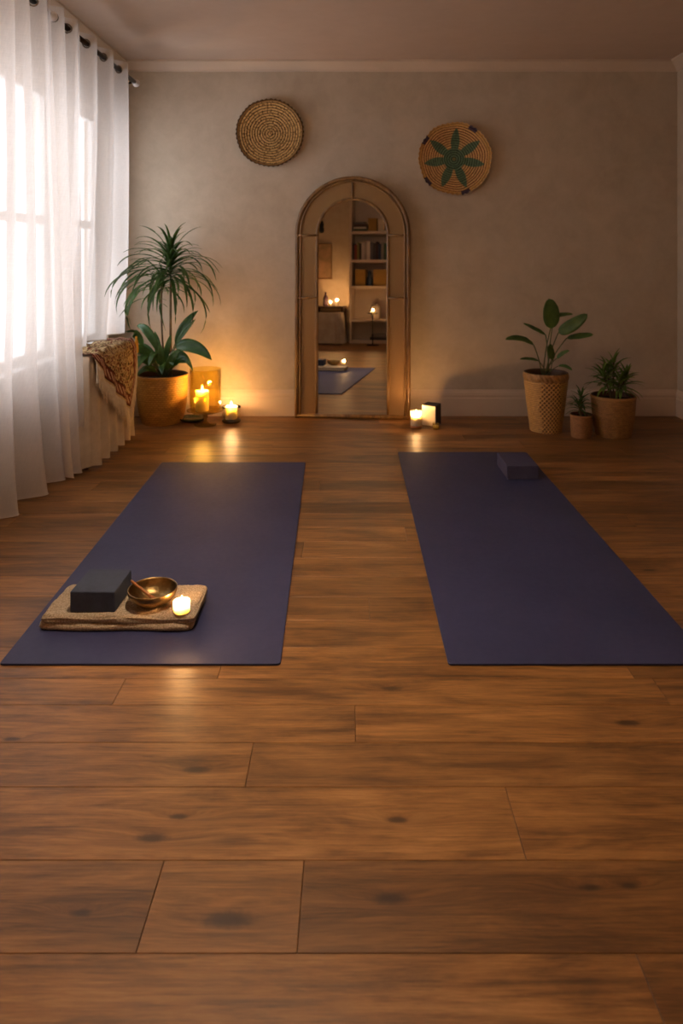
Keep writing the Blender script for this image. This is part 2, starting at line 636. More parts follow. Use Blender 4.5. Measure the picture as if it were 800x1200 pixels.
# walls
T = 0.15
bm = bmesh.new()
ys = [FRONT_Y]
for a, b in WINDOWS:
    box(bm, WALL_X - T, WALL_X, ys[-1], a, 0, CEIL)
    box(bm, WALL_X - T, WALL_X, a, b, 0, SILL)
    box(bm, WALL_X - T, WALL_X, a, b, HEAD, CEIL)
    ys.append(b)
box(bm, WALL_X - T, WALL_X, ys[-1], BACK_Y, 0, CEIL)
structure('wall_left', bm, M['wall'])
structure('wall_back', B((WALL_X - T, RIGHT_X + T, BACK_Y, BACK_Y + T, 0, CEIL)), M['wall'])
structure('wall_right', B((RIGHT_X, RIGHT_X + T, FRONT_Y, BACK_Y, 0, CEIL)), M['wall'])
structure('wall_front', B((WALL_X - T, RIGHT_X + T, FRONT_Y - T, FRONT_Y, 0, CEIL)), M['wall'])
structure('ceiling', B((WALL_X - T, RIGHT_X + T, FRONT_Y - T, BACK_Y + T, CEIL, CEIL + 0.12)), M['ceiling'])


def profile_run(name, prof, axis, pos, a, b, sgn, mat):
    """prof: (distance out of wall, z); run from a to b"""
    bm = bmesh.new()
    R = []
    for s in (a, b):
        R.append([bm.verts.new(((s, pos + sgn * d, z) if axis == 'x' else (pos + sgn * d, s, z))) for d, z in prof])
    n = len(prof)
    for k in range(n):
        bm.faces.new((R[0][k], R[0][(k + 1) % n], R[1][(k + 1) % n], R[1][k]))
    bm.faces.new(R[0]); bm.faces.new(list(reversed(R[1])))
    return structure(name, bm, mat)


bp = [(-0.002, 0), (0.018, 0), (0.018, 0.112), (0.014, 0.118), (0.014, 0.126), (0.016, 0.132), (0.012, 0.150), (0.007, 0.158), (0.005, 0.166), (-0.002, 0.168)]
cp = [(-0.002, CEIL), (-0.002, CEIL - 0.062), (0.010, CEIL - 0.062), (0.014, CEIL - 0.052), (0.030, CEIL - 0.036), (0.052, CEIL - 0.020), (0.062, CEIL - 0.014), (0.070, CEIL - 0.012), (0.070, CEIL)]
profile_run('baseboard_back', bp, 'x', BACK_Y, WALL_X, RIGHT_X, -1, M['trim'])
profile_run('baseboard_right', bp, 'y', RIGHT_X, FRONT_Y, BACK_Y, -1, M['trim'])
profile_run('baseboard_left', bp, 'y', WALL_X, FRONT_Y, BACK_Y, 1, M['trim'])
profile_run('trim_1', cp, 'x', BACK_Y, WALL_X, RIGHT_X, -1, M['trim'])
profile_run('trim_2', cp, 'y', RIGHT_X, FRONT_Y, BACK_Y, -1, M['trim'])
profile_run('trim_3', cp, 'y', WALL_X, FRONT_Y, BACK_Y, 1, M['trim'])

for i, (a, b) in enumerate(WINDOWS):
    x0, x1 = WALL_X - 0.11, WALL_X - 0.06
    mid = 1.22
    bm = B((x0, x1, a, a + 0.05, SILL, HEAD), (x0, x1, b - 0.05, b, SILL, HEAD), (x0, x1, a + 0.05, b - 0.05, SILL, SILL + 0.06),
           (x0, x1, a + 0.05, b - 0.05, HEAD - 0.05, HEAD), (x0 + 0.005, x1 + 0.005, a + 0.05, b - 0.05, mid - 0.022, mid + 0.022))
    if b - a > 0.8:
        c = (a + b) / 2
        box(bm, x0, x1, c - 0.03, c + 0.03, SILL + 0.06, mid - 0.022)
        box(bm, x0, x1, c - 0.03, c + 0.03, mid + 0.022, HEAD - 0.05)
    w = structure('window_%d' % (i + 1), bm, M['white'], 0.004)
    obj('pane', B((x0 + 0.022, x0 + 0.026, a + 0.04, b - 0.04, SILL + 0.05, HEAD - 0.04)), M['pane'], w, False)
    obj('sill_board', B((WALL_X - 0.059, WALL_X + 0.02, a + 0.002, b - 0.002, SILL + 0.0005, SILL + 0.022)), M['white'], w, False, 0.004)

# ------------------------------------------------------------------ curtains and rods
RODX, RODZ = -1.30, 2.085


def rod(name, ya, yb, label, finial_far=True):
    r = thing(name, (RODX, ya, RODZ), label, 'curtain rod', 'curtain rods over the windows')
    obj('pole', tube(bmesh.new(), [(0, 0, 0), (0, yb - ya, 0)], 0.0125, 14), M['metal_dark'], r)
    for yy in ((yb - ya),):
        f = bmesh.new()
        lathe(f, [(0, 0), (0.014, 0.0), (0.014, 0.012), (0.009, 0.016), (0.009, 0.020), (0.016, 0.024), (0.021, 0.032), (0.023, 0.042), (0.020, 0.052), (0.012, 0.060), (0, 0.063)], 20)
        bmesh.ops.rotate(f, verts=f.verts, cent=(0, 0, 0), matrix=Matrix.Rotation(radians(-90), 3, 'X'))
        bmesh.ops.translate(f, verts=f.verts, vec=(0, yy - 0.004, 0))
        o = obj('finial', f, M['white_knob'], r)
        o['label'] = 'pale crackled glass ball finial'
    for yy in (0.12, yb - ya - 0.06):
        br = bmesh.new()
        tube(br, [(WALL_X - RODX + 0.004, yy, -0.03), (-0.05, yy, -0.03), (0, yy, -0.018)], 0.006, 8)
        obj('bracket', br, M['metal_dark'], r)
    return r


rod('curtain_rod', 1.05, 3.13, 'dark metal curtain rod with pale ball finial over the nearer window')
rod('curtain_rod', 3.22, 4.375, 'dark metal curtain rod with pale ball finial nearest the mirror wall')


def lerp_list(L, u):
    u = max(0, min(len(L) - 1 - 1e-6, u))
    i = int(u)
    return L[i] + (L[i + 1] - L[i]) * (u - i)


def curtain(name, top, bot, label, zbot=0.018, seed=0, amp=0.042, back=0.0):
    """top, bot: positions of the fold crests along the rod and along the hem"""
    root = thing(name, (RODX, top[0], RODZ), label, 'curtain', 'sheer curtain panels at the windows')
    n = len(top) - 1
    ztop = RODZ + 0.05
    org = Vector((RODX, top[0], RODZ))

    def fn(u, v):
        ph = u * n
        yt, yb = lerp_list(top, ph), lerp_list(bot, ph)
        z = ztop + (zbot - ztop) * v
        w = v ** 1.3
        yy = yt + (yb - yt) * w
        a = amp * (1 + 0.35 * v)
        c = cos(2 * pi * ph)
        prof = c * 0.8 + 0.2 * cos(4 * pi * ph + 0.6)
        x = RODX + a * prof
        x += 0.010 * v * noise.noise(Vector((ph * 1.7, v * 2.2, seed)))
        x += 0.0035 * noise.noise(Vector((ph * 6, v * 5, seed + 5)))
        x += 0.006 * v * v * sin(9 * ph + seed)
        yy += 0.012 * v * noise.noise(Vector((ph * 1.1, v * 1.6, seed + 9)))
        if v > 0.93:
            x += 0.004 * ((v - 0.93) / 0.07) ** 2 * max(0, c)
        k = max(0.0, min(1.0, (RODZ - z) / (RODZ - 0.57)))
        x -= back * k * k
        return Vector((x, yy, z)) - org
    bm = bmesh.new()
    grid(bm, n * 22, 90, fn)
    obj('fabric', bm, M['sheer'], root)
    hp = [fn(i / (n * 14), 1.0) for i in range(n * 14 + 1)]
    hp = [p + Vector((0, 0, 0.003)) for p in hp]
    obj('hem', tube(bmesh.new(), hp, 0.0024, 6), M['sheer_hem'], root)
    e = bmesh.new()
    eyelets = []
    for k in range(n * 2):
        ph = (k + 0.5) / 2
        p = fn(ph / n, (ztop - RODZ) / (ztop - zbot))
        q = fn(min(1, (ph + 0.05) / n), (ztop - RODZ) / (ztop - zbot))
        d = (q - p); d.z = 0; d.normalize()
        nrm = Vector((-d.y, d.x, 0))
        ring = [p * 1.0 + (d * cos(a) + Vector((0, 0, 1)) * sin(a)) * 0.020 for a in [2 * pi * j / 20 for j in range(20)]]
        ring = [Vector((r.x - p.x * 1.0 + (0), r.y, r.z - p.z)) for r in ring]
        # centred on the pole
        b2 = bmesh.new()
        tube(b2, ring, 0.0036, 6, True)
        eyelets.append(b2)
    for b2 in eyelets:
        obj('eyelet', b2, M['eyelet'], root)
    return root


def cy(x, xx=-1.262): return -xx * F / (HX - x)
curtain('sheer_curtain', [2.02, 2.14, 2.26, 2.38, 2.50, 2.60, cy(15), cy(33), cy(54)], [1.98, 2.12, 2.25, 2.38, 2.52, 2.68, 2.867, 3.11, 3.31], 'wide white sheer linen curtain reaching the picture border, closest to the viewer', 0.018, 1, 0.042, 0.06)
curtain('sheer_curtain', [cy(60), cy(76), cy(92)], [3.33, 3.41, 3.50], 'narrow white sheer linen curtain between the two windows', 0.018, 5, 0.036, 0.012)
curtain('sheer_curtain', [cy(94), cy(115), cy(134), cy(152) - 0.02], [3.42, 3.70, 3.98, cy(161)], 'white sheer linen curtain ending on the shawl-draped table', 0.575, 8, 0.034, 0.085)

# ------------------------------------------------------------------ draped table
TX0, TX1, TY0, TY1, TZ = -1.425, -1.262, 3.50, 4.12, 0.545
t_ = thing('side_table', (TX0, TY0, 0), 'low narrow table hidden under cream cloth beside the window', 'table')
obj('tabletop', B((0, TX1 - TX0, 0, TY1 - TY0, TZ - 0.024, TZ)), M['dark_wood'], t_, False, 0.003)
for lx in (0.01, TX1 - TX0 - 0.04):
    for ly in (0.02, TY1 - TY0 - 0.05):
        obj('leg', B((lx, lx + 0.03, ly, ly + 0.03, 0, TZ - 0.024)), M['dark_wood'], t_, False, 0.002)

# tablecloth: flat top, pleated drop on the room side and both ends
def cloth_edge(s):
    """perimeter path of the room-side drop: near end, long side, far end"""
    A = [(TX0, TY0 - 0.006), (TX1 + 0.008, TY0 - 0.006), (TX1 + 0.008, TY1 + 0.006), (TX0, TY1 + 0.006)]
    L = [0]
    for p, q in zip(A, A[1:]):
        L.append(L[-1] + sqrt((p[0] - q[0]) ** 2 + (p[1] - q[1]) ** 2))
    d = s * L[-1]
    for i in range(3):
        if d <= L[i + 1] + 1e-9:
            k = (d - L[i]) / (L[i + 1] - L[i])
            p, q = A[i], A[i + 1]
            tx, ty = (q[0] - p[0]), (q[1] - p[1])
            ln = sqrt(tx * tx + ty * ty)
            return (p[0] + tx * k, p[1] + ty * k, ty / ln, -tx / ln, d)
def cloth_fn(u, v):
    x, y_, nx, ny, d = cloth_edge(u)
    fold = 0.5 + 0.5 * sin(d * 2 * pi / 0.115 + 0.7 + 0.6 * sin(d * 9))
    out = v ** 0.7 * (0.030 * fold + 0.006)
    dropped = TZ + 0.005 - v * (TZ - 0.008 - 0.010 * (1 - fold))
    out += 0.004 * noise.noise(Vector((d * 12, v * 6, 2)))
    return Vector((x + nx * out, y_ + ny * out, dropped))
bm = bmesh.new()
grid(bm, 200, 40, cloth_fn)
box(bm, TX0, TX1 + 0.008, TY0 - 0.006, TY1 + 0.006, TZ + 0.0015, TZ + 0.006)
tc = obj('tablecloth', bm, M['linen'])
tag(tc, 'cream pleated tablecloth falling to the floor under the fringed shawl', 'tablecloth')

# shawl: hangs over the front edge in a triangle whose point is near the far corner
SX = TX1 + 0.018
SA, SB, SP = TY0 - 0.004, TY1 + 0.012, 4.03
def drop(yy):
    if yy <= SP:
        return 0.03 + (0.372 - 0.03) * ((yy - SA) / (SP - SA)) ** 0.85
    return 0.372 - (0.372 - 0.10) * ((yy - SP) / (SB - SP))
def shawl_pt(yy, s):
    """s: path length from the back of the table top; front edge at s = top"""
    top = SX - TX0 - 0.02
    if s < top:
        x = TX0 + 0.02 + s
        z = TZ + 0.012 + 0.014 * abs(noise.noise(Vector((yy * 9, s * 14, 0)))) + 0.008 * sin(yy * 24) ** 2
        return Vector((x, yy, z))
    d = s - top
    r = 0.012
    fold = 0.010 * sin(yy * 34 + d * 3) * min(1, d / 0.1) + 0.008
    return Vector((SX + fold + 0.014 * min(1, d / 0.03), yy + 0.01 * d, TZ + 0.012 - d))
def shawl_fn(u, v):
    yy = SA + (SB - SA) * u
    tot = (SX - TX0 - 0.02) + drop(yy)
    return shawl_pt(yy, v * tot)
CREAM, MAROON, DARK, TAN, OLIVE, PINK = srgb(204, 180, 136), srgb(110, 56, 48), srgb(70, 38, 34), srgb(166, 136, 92), srgb(112, 98, 62), srgb(206, 172, 146)
def shawl_col(u, v):
    yy = SA + (SB - SA) * u
    top = SX - TX0 - 0.02
    s = v * (top + drop(yy))
    d = s - top                                   # below the edge
    k = (0.372 - 0.03) / (SP - SA)
    if yy <= SP:
        e = (drop(yy) - d) / sqrt(1 + k * k)      # distance from the hem
        e = min(e, 1e9)
    else:
        e = drop(yy) - d
    e2 = (SB - yy)
    e = min(e, e2 * 1.0 + 0.01)
    along = yy * 1.5 - d * 0.7
    if e < 0.010: return CREAM
    if e < 0.070:
        q = sin(along * 150) * sin((e - 0.029) * 150)
        if abs(e - 0.040) < 0.016 and sin(along * 190) > 0.2: return PINK
        if e < 0.016 or e > 0.064: return DARK
        return MAROON
    n = noise.noise(Vector((yy * 62, d * 62, 1)))
    n2 = noise.noise(Vector((yy * 110, d * 110, 7)))
    if n > 0.22: return MAROON
    if n < -0.22: return OLIVE if n2 > 0 else DARK
    return CREAM if n2 > -0.1 else TAN
bm = bmesh.new()
grid(bm, 130, 150, shawl_fn, shawl_col)
sh = obj('shawl', bm, M['scarf'], None, True, 0, 0.003)
tag(sh, 'patterned cream and maroon fringed shawl draped over the cloth-covered table', 'shawl')
fr = bmesh.new()
rf = random.Random(11)
for k in range(150):
    u = (k + rf.random() * 0.6) / 150
    p = shawl_fn(min(u, 1), 1.0)
    L = 0.092 + 0.02 * rf.random()
    sway = rf.uniform(-0.012, 0.012)
    pts = [p + Vector((0.002, sway * (q / 4) ** 2 + 0.004 * sin(q + k), -L * q / 4)) + Vector((rf.uniform(-.001, .004) * q / 4, 0, 0)) for q in range(5)]
    tube(fr, pts, [0.0018, 0.0026, 0.0024, 0.0022, 0.0012], 5)
for k in range(46):                               # strands down the far end of the shawl
    v = 0.42 + 0.56 * (k + rf.random() * .5) / 46
    p = shawl_fn(1.0, v)
    L = 0.075 + 0.02 * rf.random()
    pts = [p + Vector((0.0, 0.022 * sin(q / 4 * 1.6), -L * (q / 4) ** 1.2)) for q in range(5)]
    tube(fr, pts, [0.0018, 0.0026, 0.0024, 0.0022, 0.0012], 5)
fo = obj('fringe', fr, M['fringe'], sh)
fo['kind'] = 'stuff'
ta = bmesh.new()
p = shawl_fn(1.0, 0.62) + Vector((0.012, 0.022, 0.01))
lathe(ta, [(0, 0.01), (0.005, 0.008), (0.007, 0.0), (0.005, -0.006), (0.010, -0.02), (0.013, -0.06), (0.012, -0.085), (0, -0.085)], 12, fn=lambda a, z, j: 0.0012 * sin(a * 6))
bmesh.ops.translate(ta, verts=ta.verts, vec=p)
o = obj('tassel', ta, M['yellow'], sh)
o['label'] = 'mustard yellow tassel'

# ------------------------------------------------------------------ yoga mats
def yoga_mat(name, corners, label, h=0.006):
    c = [Vector((p[0], p[1], 0)) for p in corners]    # front left, front right, back right, back left
    org = c[0].copy()
    r = 0.012
    outline = []
    for i in range(4):
        a, b, d = c[i - 1], c[i], c[(i + 1) % 4]
        u1, u2 = (a - b).normalized() * r, (d - b).normalized() * r
        for k in range(6):
            tt = k / 5
            outline.append((1 - tt) ** 2 * (b + u1) + 2 * tt * (1 - tt) * b + tt * tt * (b + u2))
    bm = bmesh.new()
    lo = [bm.verts.new(p - org + Vector((0, 0, 0.0002))) for p in outline]
    hi = [bm.verts.new(p - org + Vector((0, 0, h))) for p in outline]
    n = len(lo)
    bm.faces.new(hi); bm.faces.new(list(reversed(lo)))
    for k in range(n):
        bm.faces.new((lo[k], lo[(k + 1) % n], hi[(k + 1) % n], hi[k]))
    o = obj(name, bm, M['mat'], None, False, 0.0014)
    o.location = org
    return tag(o, label, 'yoga mat', 'yoga mats on the floor')


yoga_mat('yoga_mat', [(-0.893, 1.846), (-0.177, 1.846), (-0.222, 3.628), (-0.940, 3.628)], 'navy yoga mat carrying the folded towel and singing bowl')
yoga_mat('yoga_mat', [(0.250, 1.846), (0.924, 1.846), (0.922, 3.814), (0.251, 3.814)], 'navy yoga mat with only a yoga block at its far end')


def yoga_block(x0, x1, y0, y1, z0, h, label, mat, rz=0):
    w, d = x1 - x0, y1 - y0
    bm = B((-w / 2, w / 2, -d / 2, d / 2, 0, h))
    o = obj('yoga_block', bm, mat, None, False, 0.0035)
    o.location = ((x0 + x1) / 2, (y0 + y1) / 2, z0)
    o.rotation_euler = (0, 0, rz)
    return tag(o, label, 'yoga block')


yoga_block(0.725, 0.872, 3.352, 3.580, 0.0062, 0.062, 'navy foam yoga block resting on the far corner of the empty mat', M['block_navy'])

# ------------------------------------------------------------------ towel, block, bowl, candle on the near mat
TWX0, TWX1, TWY0, TWY1 = -0.862, -0.432, 2.000, 2.205
def slab(bm, x0, x1, y0, y1, z0, z1, amp, seed, fold_front=True):
    """soft slab of towelling: rounded front and back, open layered sides"""
    h = (z1 - z0) / 2
    cz = (z0 + z1) / 2
    per = []
    n = 14
    for k in range(n + 1):                # front half circle bottom to top
        a = -pi / 2 - pi * k / n
        per.append((y0 + h + h * cos(a), cz + h * sin(a)))
    m = 60
    for k in range(1, m):
        per.append((y0 + h + (y1 - y0 - 2 * h) * k / m, z1))
    for k in range(n + 1):
        a = pi / 2 - pi * k / n
        per.append((y1 - h + h * cos(a), cz + h * sin(a)))
    for k in range(1, m):
        per.append((y1 - h - (y1 - y0 - 2 * h) * k / m, z0))
    NX = 240
    rows_ = []
    for i in range(NX + 1):
        u = i / NX
        e = min(u, 1 - u) * NX
        sc = sqrt(max(0.0, 1 - (1 - min(1, (e + 1.2) / 7)) ** 2))
        row = []
        for (yy, zz) in per:
            x = x0 + (x1 - x0) * u
            nz = noise.noise(Vector((x * 11, yy * 11, seed))) * amp + noise.noise(Vector((x * 45, yy * 45, seed))) * amp * 0.5
            top = max(0, (zz - z0) / (z1 - z0))
            z = cz + (zz - cz) * sc + nz * top
            yw = noise.noise(Vector((x * 9, seed, 3))) * 0.007 + noise.noise(Vector((x * 34, zz * 60, seed))) * 0.003
            xw = noise.noise(Vector((yy * 14, seed, 8))) * 0.007
            cr = max(0.0, 1 - min(u, 1 - u) * (x1 - x0) / 0.028)     # corners rounded in plan
            ym = (y0 + y1) / 2
            yy = ym + (yy - ym) * (1 - 0.10 * cr * cr)
            z += 0.0011 * noise.noise(Vector((x * 190, yy * 190, seed))) * top
            yw += 0.0009 * noise.noise(Vector((x * 200, zz * 300, seed + 2)))
            row.append(bm.verts.new((x + xw, yy + yw, max(z, z0 + 0.0002))))
        rows_.append(row)
    n2 = len(per)
    for A, Bb in zip(rows_, rows_[1:]):
        for k in range(n2):
            bm.faces.new((A[k], A[(k + 1) % n2], Bb[(k + 1) % n2], Bb[k]))
    bm.faces.new(rows_[0]); bm.faces.new(list(reversed(rows_[-1])))


bm = bmesh.new()
slab(bm, TWX0, TWX1 - 0.004, TWY0, TWY1, 0.0064, 0.0275, 0.004, 1)
slab(bm, TWX0 + 0.006, TWX1, TWY0 + 0.003, TWY1 - 0.004, 0.0235, 0.0485, 0.0055, 4)
bmesh.ops.translate(bm, verts=bm.verts, vec=(-TWX0, -TWY0, 0))
tw = obj('towel', bm, M['towel'])
tw.location = (TWX0, TWY0, 0)
tag(tw, 'folded sand-coloured terry towel lying on a navy yoga mat', 'towel')
hm = bmesh.new()
pts = [Vector((0.01 + (TWX1 - TWX0 - 0.012) * k / 40, 0.0045 + 0.003 * noise.noise(Vector((k * .3, 1, 1))), 0.0405 + 0.0022 * sin(k * 0.33))) for k in range(41)]
pts += [Vector((TWX1 - TWX0 + 0.001, 0.008 + (TWY1 - TWY0 - 0.03) * k / 16, 0.0405 + 0.001 * sin(k))) for k in range(1, 17)]
tube(hm, pts, 0.0026, 8)
obj('hem', hm, M['towel'], tw)
TOPZ = 0.0500
yoga_block(-0.779, -0.653, 2.020, 2.165, TOPZ, 0.0575, 'charcoal yoga block on the folded towel', M['block'], radians(-1.2))

bw = thing('singing_bowl', (-0.5635, 2.072, TOPZ), 'hammered brass singing bowl on the folded towel', 'bowl')
pr = [(0, 0.0), (0.026, 0.0), (0.036, 0.003), (0.052, 0.012), (0.063, 0.024), (0.0685, 0.036), (0.0695, 0.043), (0.0690, 0.0455), (0.0668, 0.0455), (0.0655, 0.042), (0.0640, 0.034), (0.058, 0.022), (0.047, 0.011), (0.034, 0.0055), (0.02, 0.004), (0, 0.004)]
obj('bowl_body', lathe(bmesh.new(), pr, 64), M['brass'], bw)
ml = thing('striker', (-0.5635, 2.072, TOPZ), 'small wooden striker leaning inside the brass singing bowl', 'striker')
a, b = Vector((-0.069, 0.022, 0.056)), Vector((0.022, -0.022, 0.0125))
d = b - a
pts = [a + d * t for t in (0, .04, .08, .3, .6, .72, .78, .95, 1.0)]
sm = bmesh.new()
tube(sm, pts[:6], [0.002, 0.0034, 0.0037, 0.0039, 0.0041, 0.0041], 12)
obj('handle', sm, M['wood_stick'], ml)
sm = bmesh.new()
tube(sm, pts[5:], [0.0045, 0.0060, 0.0060, 0.0034], 12)
o = obj('striker_head', sm, flat('suede wrap', (158, 96, 50), 0.8), ml)
o['label'] = 'suede-wrapped striking end'


# ------------------------------------------------------------------ candles
def flame_mesh(h=0.03, r=0.0062):
    return lathe(bmesh.new(), [(0, 0), (r * 0.6, h * 0.06), (r * 0.95, h * 0.2), (r, h * 0.32), (r * 0.8, h * 0.52), (r * 0.48, h * 0.74), (r * 0.2, h * 0.92), (0, h)], 16)


def candle(loc, r, h, label, group='lit candles', watts=1.0, name='pillar_candle', fh=0.03, extra_top=0.0, cat='candle', seed=0):
    root = thing(name, loc, label, cat, group)
    rr = random.Random(seed)
    ph = rr.random() * 6
    prof = [(0, 0), (r * 0.94, 0), (r, 0.003), (r, h * 0.5), (r * 0.995, h - 0.004), (r * 0.95, h), (r * 0.86, h - 0.001), (r * 0.72, h - 0.007), (r * 0.4, h - 0.009), (0, h - 0.009)]
    obj('wax', lathe(bmesh.new(), prof, 40, fn=lambda a, z, j: 0.0008 * sin(3 * a + ph) * (z / h)), M['wax'], root)
    obj('wick', tube(bmesh.new(), [(0, 0, h - 0.0095), (0.0004, 0, h - 0.003), (0.0012, 0, h + 0.003)], 0.0011, 6), M['wick'], root)
    f = obj('flame', flame_mesh(fh, fh * 0.21), M['flame'], root)
    f.location = (0.0005, 0, h - 0.001)
    ld = bpy.data.lights.new('candle_light', 'POINT')
    ld.energy = watts * FLAME_W
    ld.color = (1.0, 0.53, 0.20)
    ld.shadow_soft_size = 0.009
    lo = bpy.data.objects.new('candle_light', ld)
    COL.objects.link(lo)
    lo.parent = root
    lo.location = (0.0005, 0, h + fh * 0.5)
    return root


candle((-0.470, 2.026, TOPZ), 0.0235, 0.031, 'lit cream tealight candle on the folded towel beside the bowl', None, 0.35, 'tealight_candle', 0.016)

# hurricane lantern on a glass foot
HL = (-0.885, 4.44)
hl = thing('hurricane_lantern', (*HL, 0), 'amber glass hurricane lantern on a stemmed foot beside the potted palm', 'lantern')
foot = lathe(bmesh.new(), [(0, 0), (0.066, 0), (0.068, 0.004), (0.060, 0.008), (0.024, 0.015), (0.011, 0.024), (0.010, 0.040), (0.016, 0.052), (0.013, 0.060), (0.030, 0.070), (0.080, 0.079), (0.112, 0.090), (0.114, 0.094), (0.108, 0.095), (0.076, 0.085), (0, 0.083)], 56)
o = obj('glass_foot', foot, M['amber_foot'], hl)
sh_ = lathe(bmesh.new(), [(0.085, 0.088), (0.0925, 0.100), (0.095, 0.14), (0.095, 0.30), (0.094, 0.338), (0.097, 0.345), (0.094, 0.346), (0.091, 0.338), (0.092, 0.30), (0.092, 0.14), (0.0895, 0.102), (0.083, 0.092), (0.085, 0.088)], 56)
obj('glass_shade', sh_, M['amber'], hl)
candle((HL[0] - 0.022, HL[1] + 0.01, 0.0852), 0.0400, 0.125, 'tall lit pillar candle inside the amber hurricane lantern', None, 2.2, 'pillar_candle', 0.034, seed=2)
dish = obj('shallow_dish', lathe(bmesh.new(), [(0, 0), (0.045, 0), (0.075, 0.012), (0.086, 0.028), (0.083, 0.029), (0.070, 0.016), (0.04, 0.006), (0, 0.006)], 40), flat('dark green glaze', (34, 46, 34), 0.25))
dish.location = (-0.985, 4.53, 0)
tag(dish, 'dark green shallow dish on the floor behind the hurricane lantern', 'dish')

VT = (-0.740, 4.52)
vt = thing('votive_holder', (*VT, 0), 'low round glass votive holder with dark base beside the amber lantern', 'candle holder')
o = obj('holder_base', lathe(bmesh.new(), [(0, 0), (0.052, 0), (0.058, 0.006), (0.058, 0.016), (0.050, 0.020), (0, 0.020)], 44), M['dark_glass'], vt)
obj('glass_cup', lathe(bmesh.new(), [(0.054, 0.0205), (0.059, 0.030), (0.060, 0.06), (0.057, 0.094), (0.054, 0.095), (0.057, 0.06), (0.056, 0.030), (0.051, 0.0215), (0.054, 0.0205)], 44), M['glass'], vt)
bb = bmesh.new()
tube(bb, [(0.056 * cos(a), 0.056 * sin(a), 0.097) for a in [2 * pi * k / 36 for k in range(36)]], 0.0028, 6, True)
lathe(bb, [(0, 0.090), (0.008, 0.092), (0.011, 0.100), (0.008, 0.108), (0, 0.110)], 12, 0.052, -0.02)
o = obj('metal_rim', bb, M['metal_dark'], vt)
candle((VT[0], VT[1], 0.0205), 0.0360, 0.080, 'short lit candle in the low round votive holder', None, 1.1, 'pillar_candle', 0.032, seed=4)

CG = (0.398, 4.37)
cg = thing('candle_glass', (*CG, 0), 'frosted white candle glass with wooden base beside the arched mirror', 'candle holder')
obj('base', lathe(bmesh.new(), [(0, 0), (0.033, 0), (0.036, 0.003), (0.036, 0.013), (0.033, 0.015), (0, 0.015)], 36), M['wood_stick'], cg)
obj('glass_cup', lathe(bmesh.new(), [(0.0325, 0.0155), (0.034, 0.018), (0.034, 0.098), (0.0322, 0.1), (0.0312, 0.097), (0.0312, 0.02), (0.030, 0.0175), (0.0325, 0.0155)], 36), M['frost'], cg)
candle((CG[0], CG[1], 0.0158), 0.0295, 0.062, 'lit white candle inside the glass beside the mirror foot', None, 1.3, 'pillar_candle', 0.032, seed=5)

bx = thing('gift_box', (0.500, 4.452, 0), 'small charcoal box with cream front panel beside the mirror candle', 'box', None, radians(-28))
obj('box_body', B((-0.045, 0.045, -0.045, 0.045, 0, 0.128)), flat('charcoal card', (52, 48, 46), 0.8), bx, False, 0.003)
o = obj('front_panel', B((-0.0435, 0.0435, -0.0475, -0.0452, 0.002, 0.122)), M['card_cream'], bx, False, 0.0008)
o['label'] = 'cream front panel'
TC = (0.512, 4.335)
tcup = thing('tealight_cup', (*TC, 0), 'tiny amber glass cup in front of the charcoal box', 'candle holder')
obj('glass_cup', lathe(bmesh.new(), [(0, 0), (0.016, 0), (0.019, 0.004), (0.020, 0.036), (0.0185, 0.037), (0.0175, 0.008), (0, 0.006)], 28), M['amber'], tcup)
obj('wax', lathe(bmesh.new(), [(0, 0.0065), (0.0168, 0.0068), (0.0170, 0.022), (0, 0.023)], 28), M['wax'], tcup)

# ------------------------------------------------------------------ arched mirror
MR = thing('arched_mirror', (0.0135, 4.612, 0.0008), 'tall arched floor mirror with cane-webbed rattan frame leaning on the wall', 'mirror', None, radians(-4.5), radians(-1.22))
OW, OH = 0.370, 1.545            # half width and height
IW, IH, IB = 0.222, 1.392, 0.03
SPR = OH - OW
def arch(hw, top, z0, n=40, y=0.0):
    """open arch path from bottom left, over, to bottom right"""
    s = top - hw
    pts = [Vector((-hw, y, z0 + (s - z0) * k / 10)) for k in range(10)]
    pts += [Vector((-hw * cos(pi * k / n), y, s + hw * sin(pi * k / n))) for k in range(n + 1)]
    pts += [Vector((hw, y, s - (s - z0) * k / 10)) for k in range(1, 11)]
    return pts
def ribbon(bm, A, Bp, y0, y1):
    """solid band between two matching paths, from depth y0 to y1"""
    q = []
    for a, b in zip(A, Bp):
        q.append([bm.verts.new((a.x, y0, a.z)), bm.verts.new((b.x, y0, b.z)), bm.verts.new((b.x, y1, b.z)), bm.verts.new((a.x, y1, a.z))])
    for s, t2 in zip(q, q[1:]):
        for k in range(4):
            bm.faces.new((s[k], s[(k + 1) % 4], t2[(k + 1) % 4], t2[k]))
    bm.faces.new(q[0]); bm.faces.new(list(reversed(q[-1])))
rp = 0.014
outer = arch(OW - rp, OH - rp, 0.0)
inner = arch(IW + rp * 0.4, IH + rp * 0.4, IB)
obj('outer_rail', tube(bmesh.new(), outer, rp, 12), M['rattan_pole'], MR)
obj('outer_bead', tube(bmesh.new(), arch(OW - rp * 2.6, OH - rp * 2.6, 0.02, 40, -0.008), 0.006, 8), M['rattan_pole'], MR)
obj('inner_rail', tube(bmesh.new(), inner, rp * 0.75, 12), M['rattan_pole'], MR)
bm = bmesh.new()
ribbon(bm, arch(OW - rp, OH - rp, 0.02), arch(IW + rp * 0.5, IH + rp * 0.5, 0.02), -0.003, 0.004)
obj('cane_panel', bm, M['cane'], MR, False)
bm = bmesh.new()
tube(bm, [(-OW + 0.005, 0, 0.014), (OW - 0.005, 0, 0.014)], rp, 12)
obj('bottom_rail', bm, M['rattan_pole'], MR)
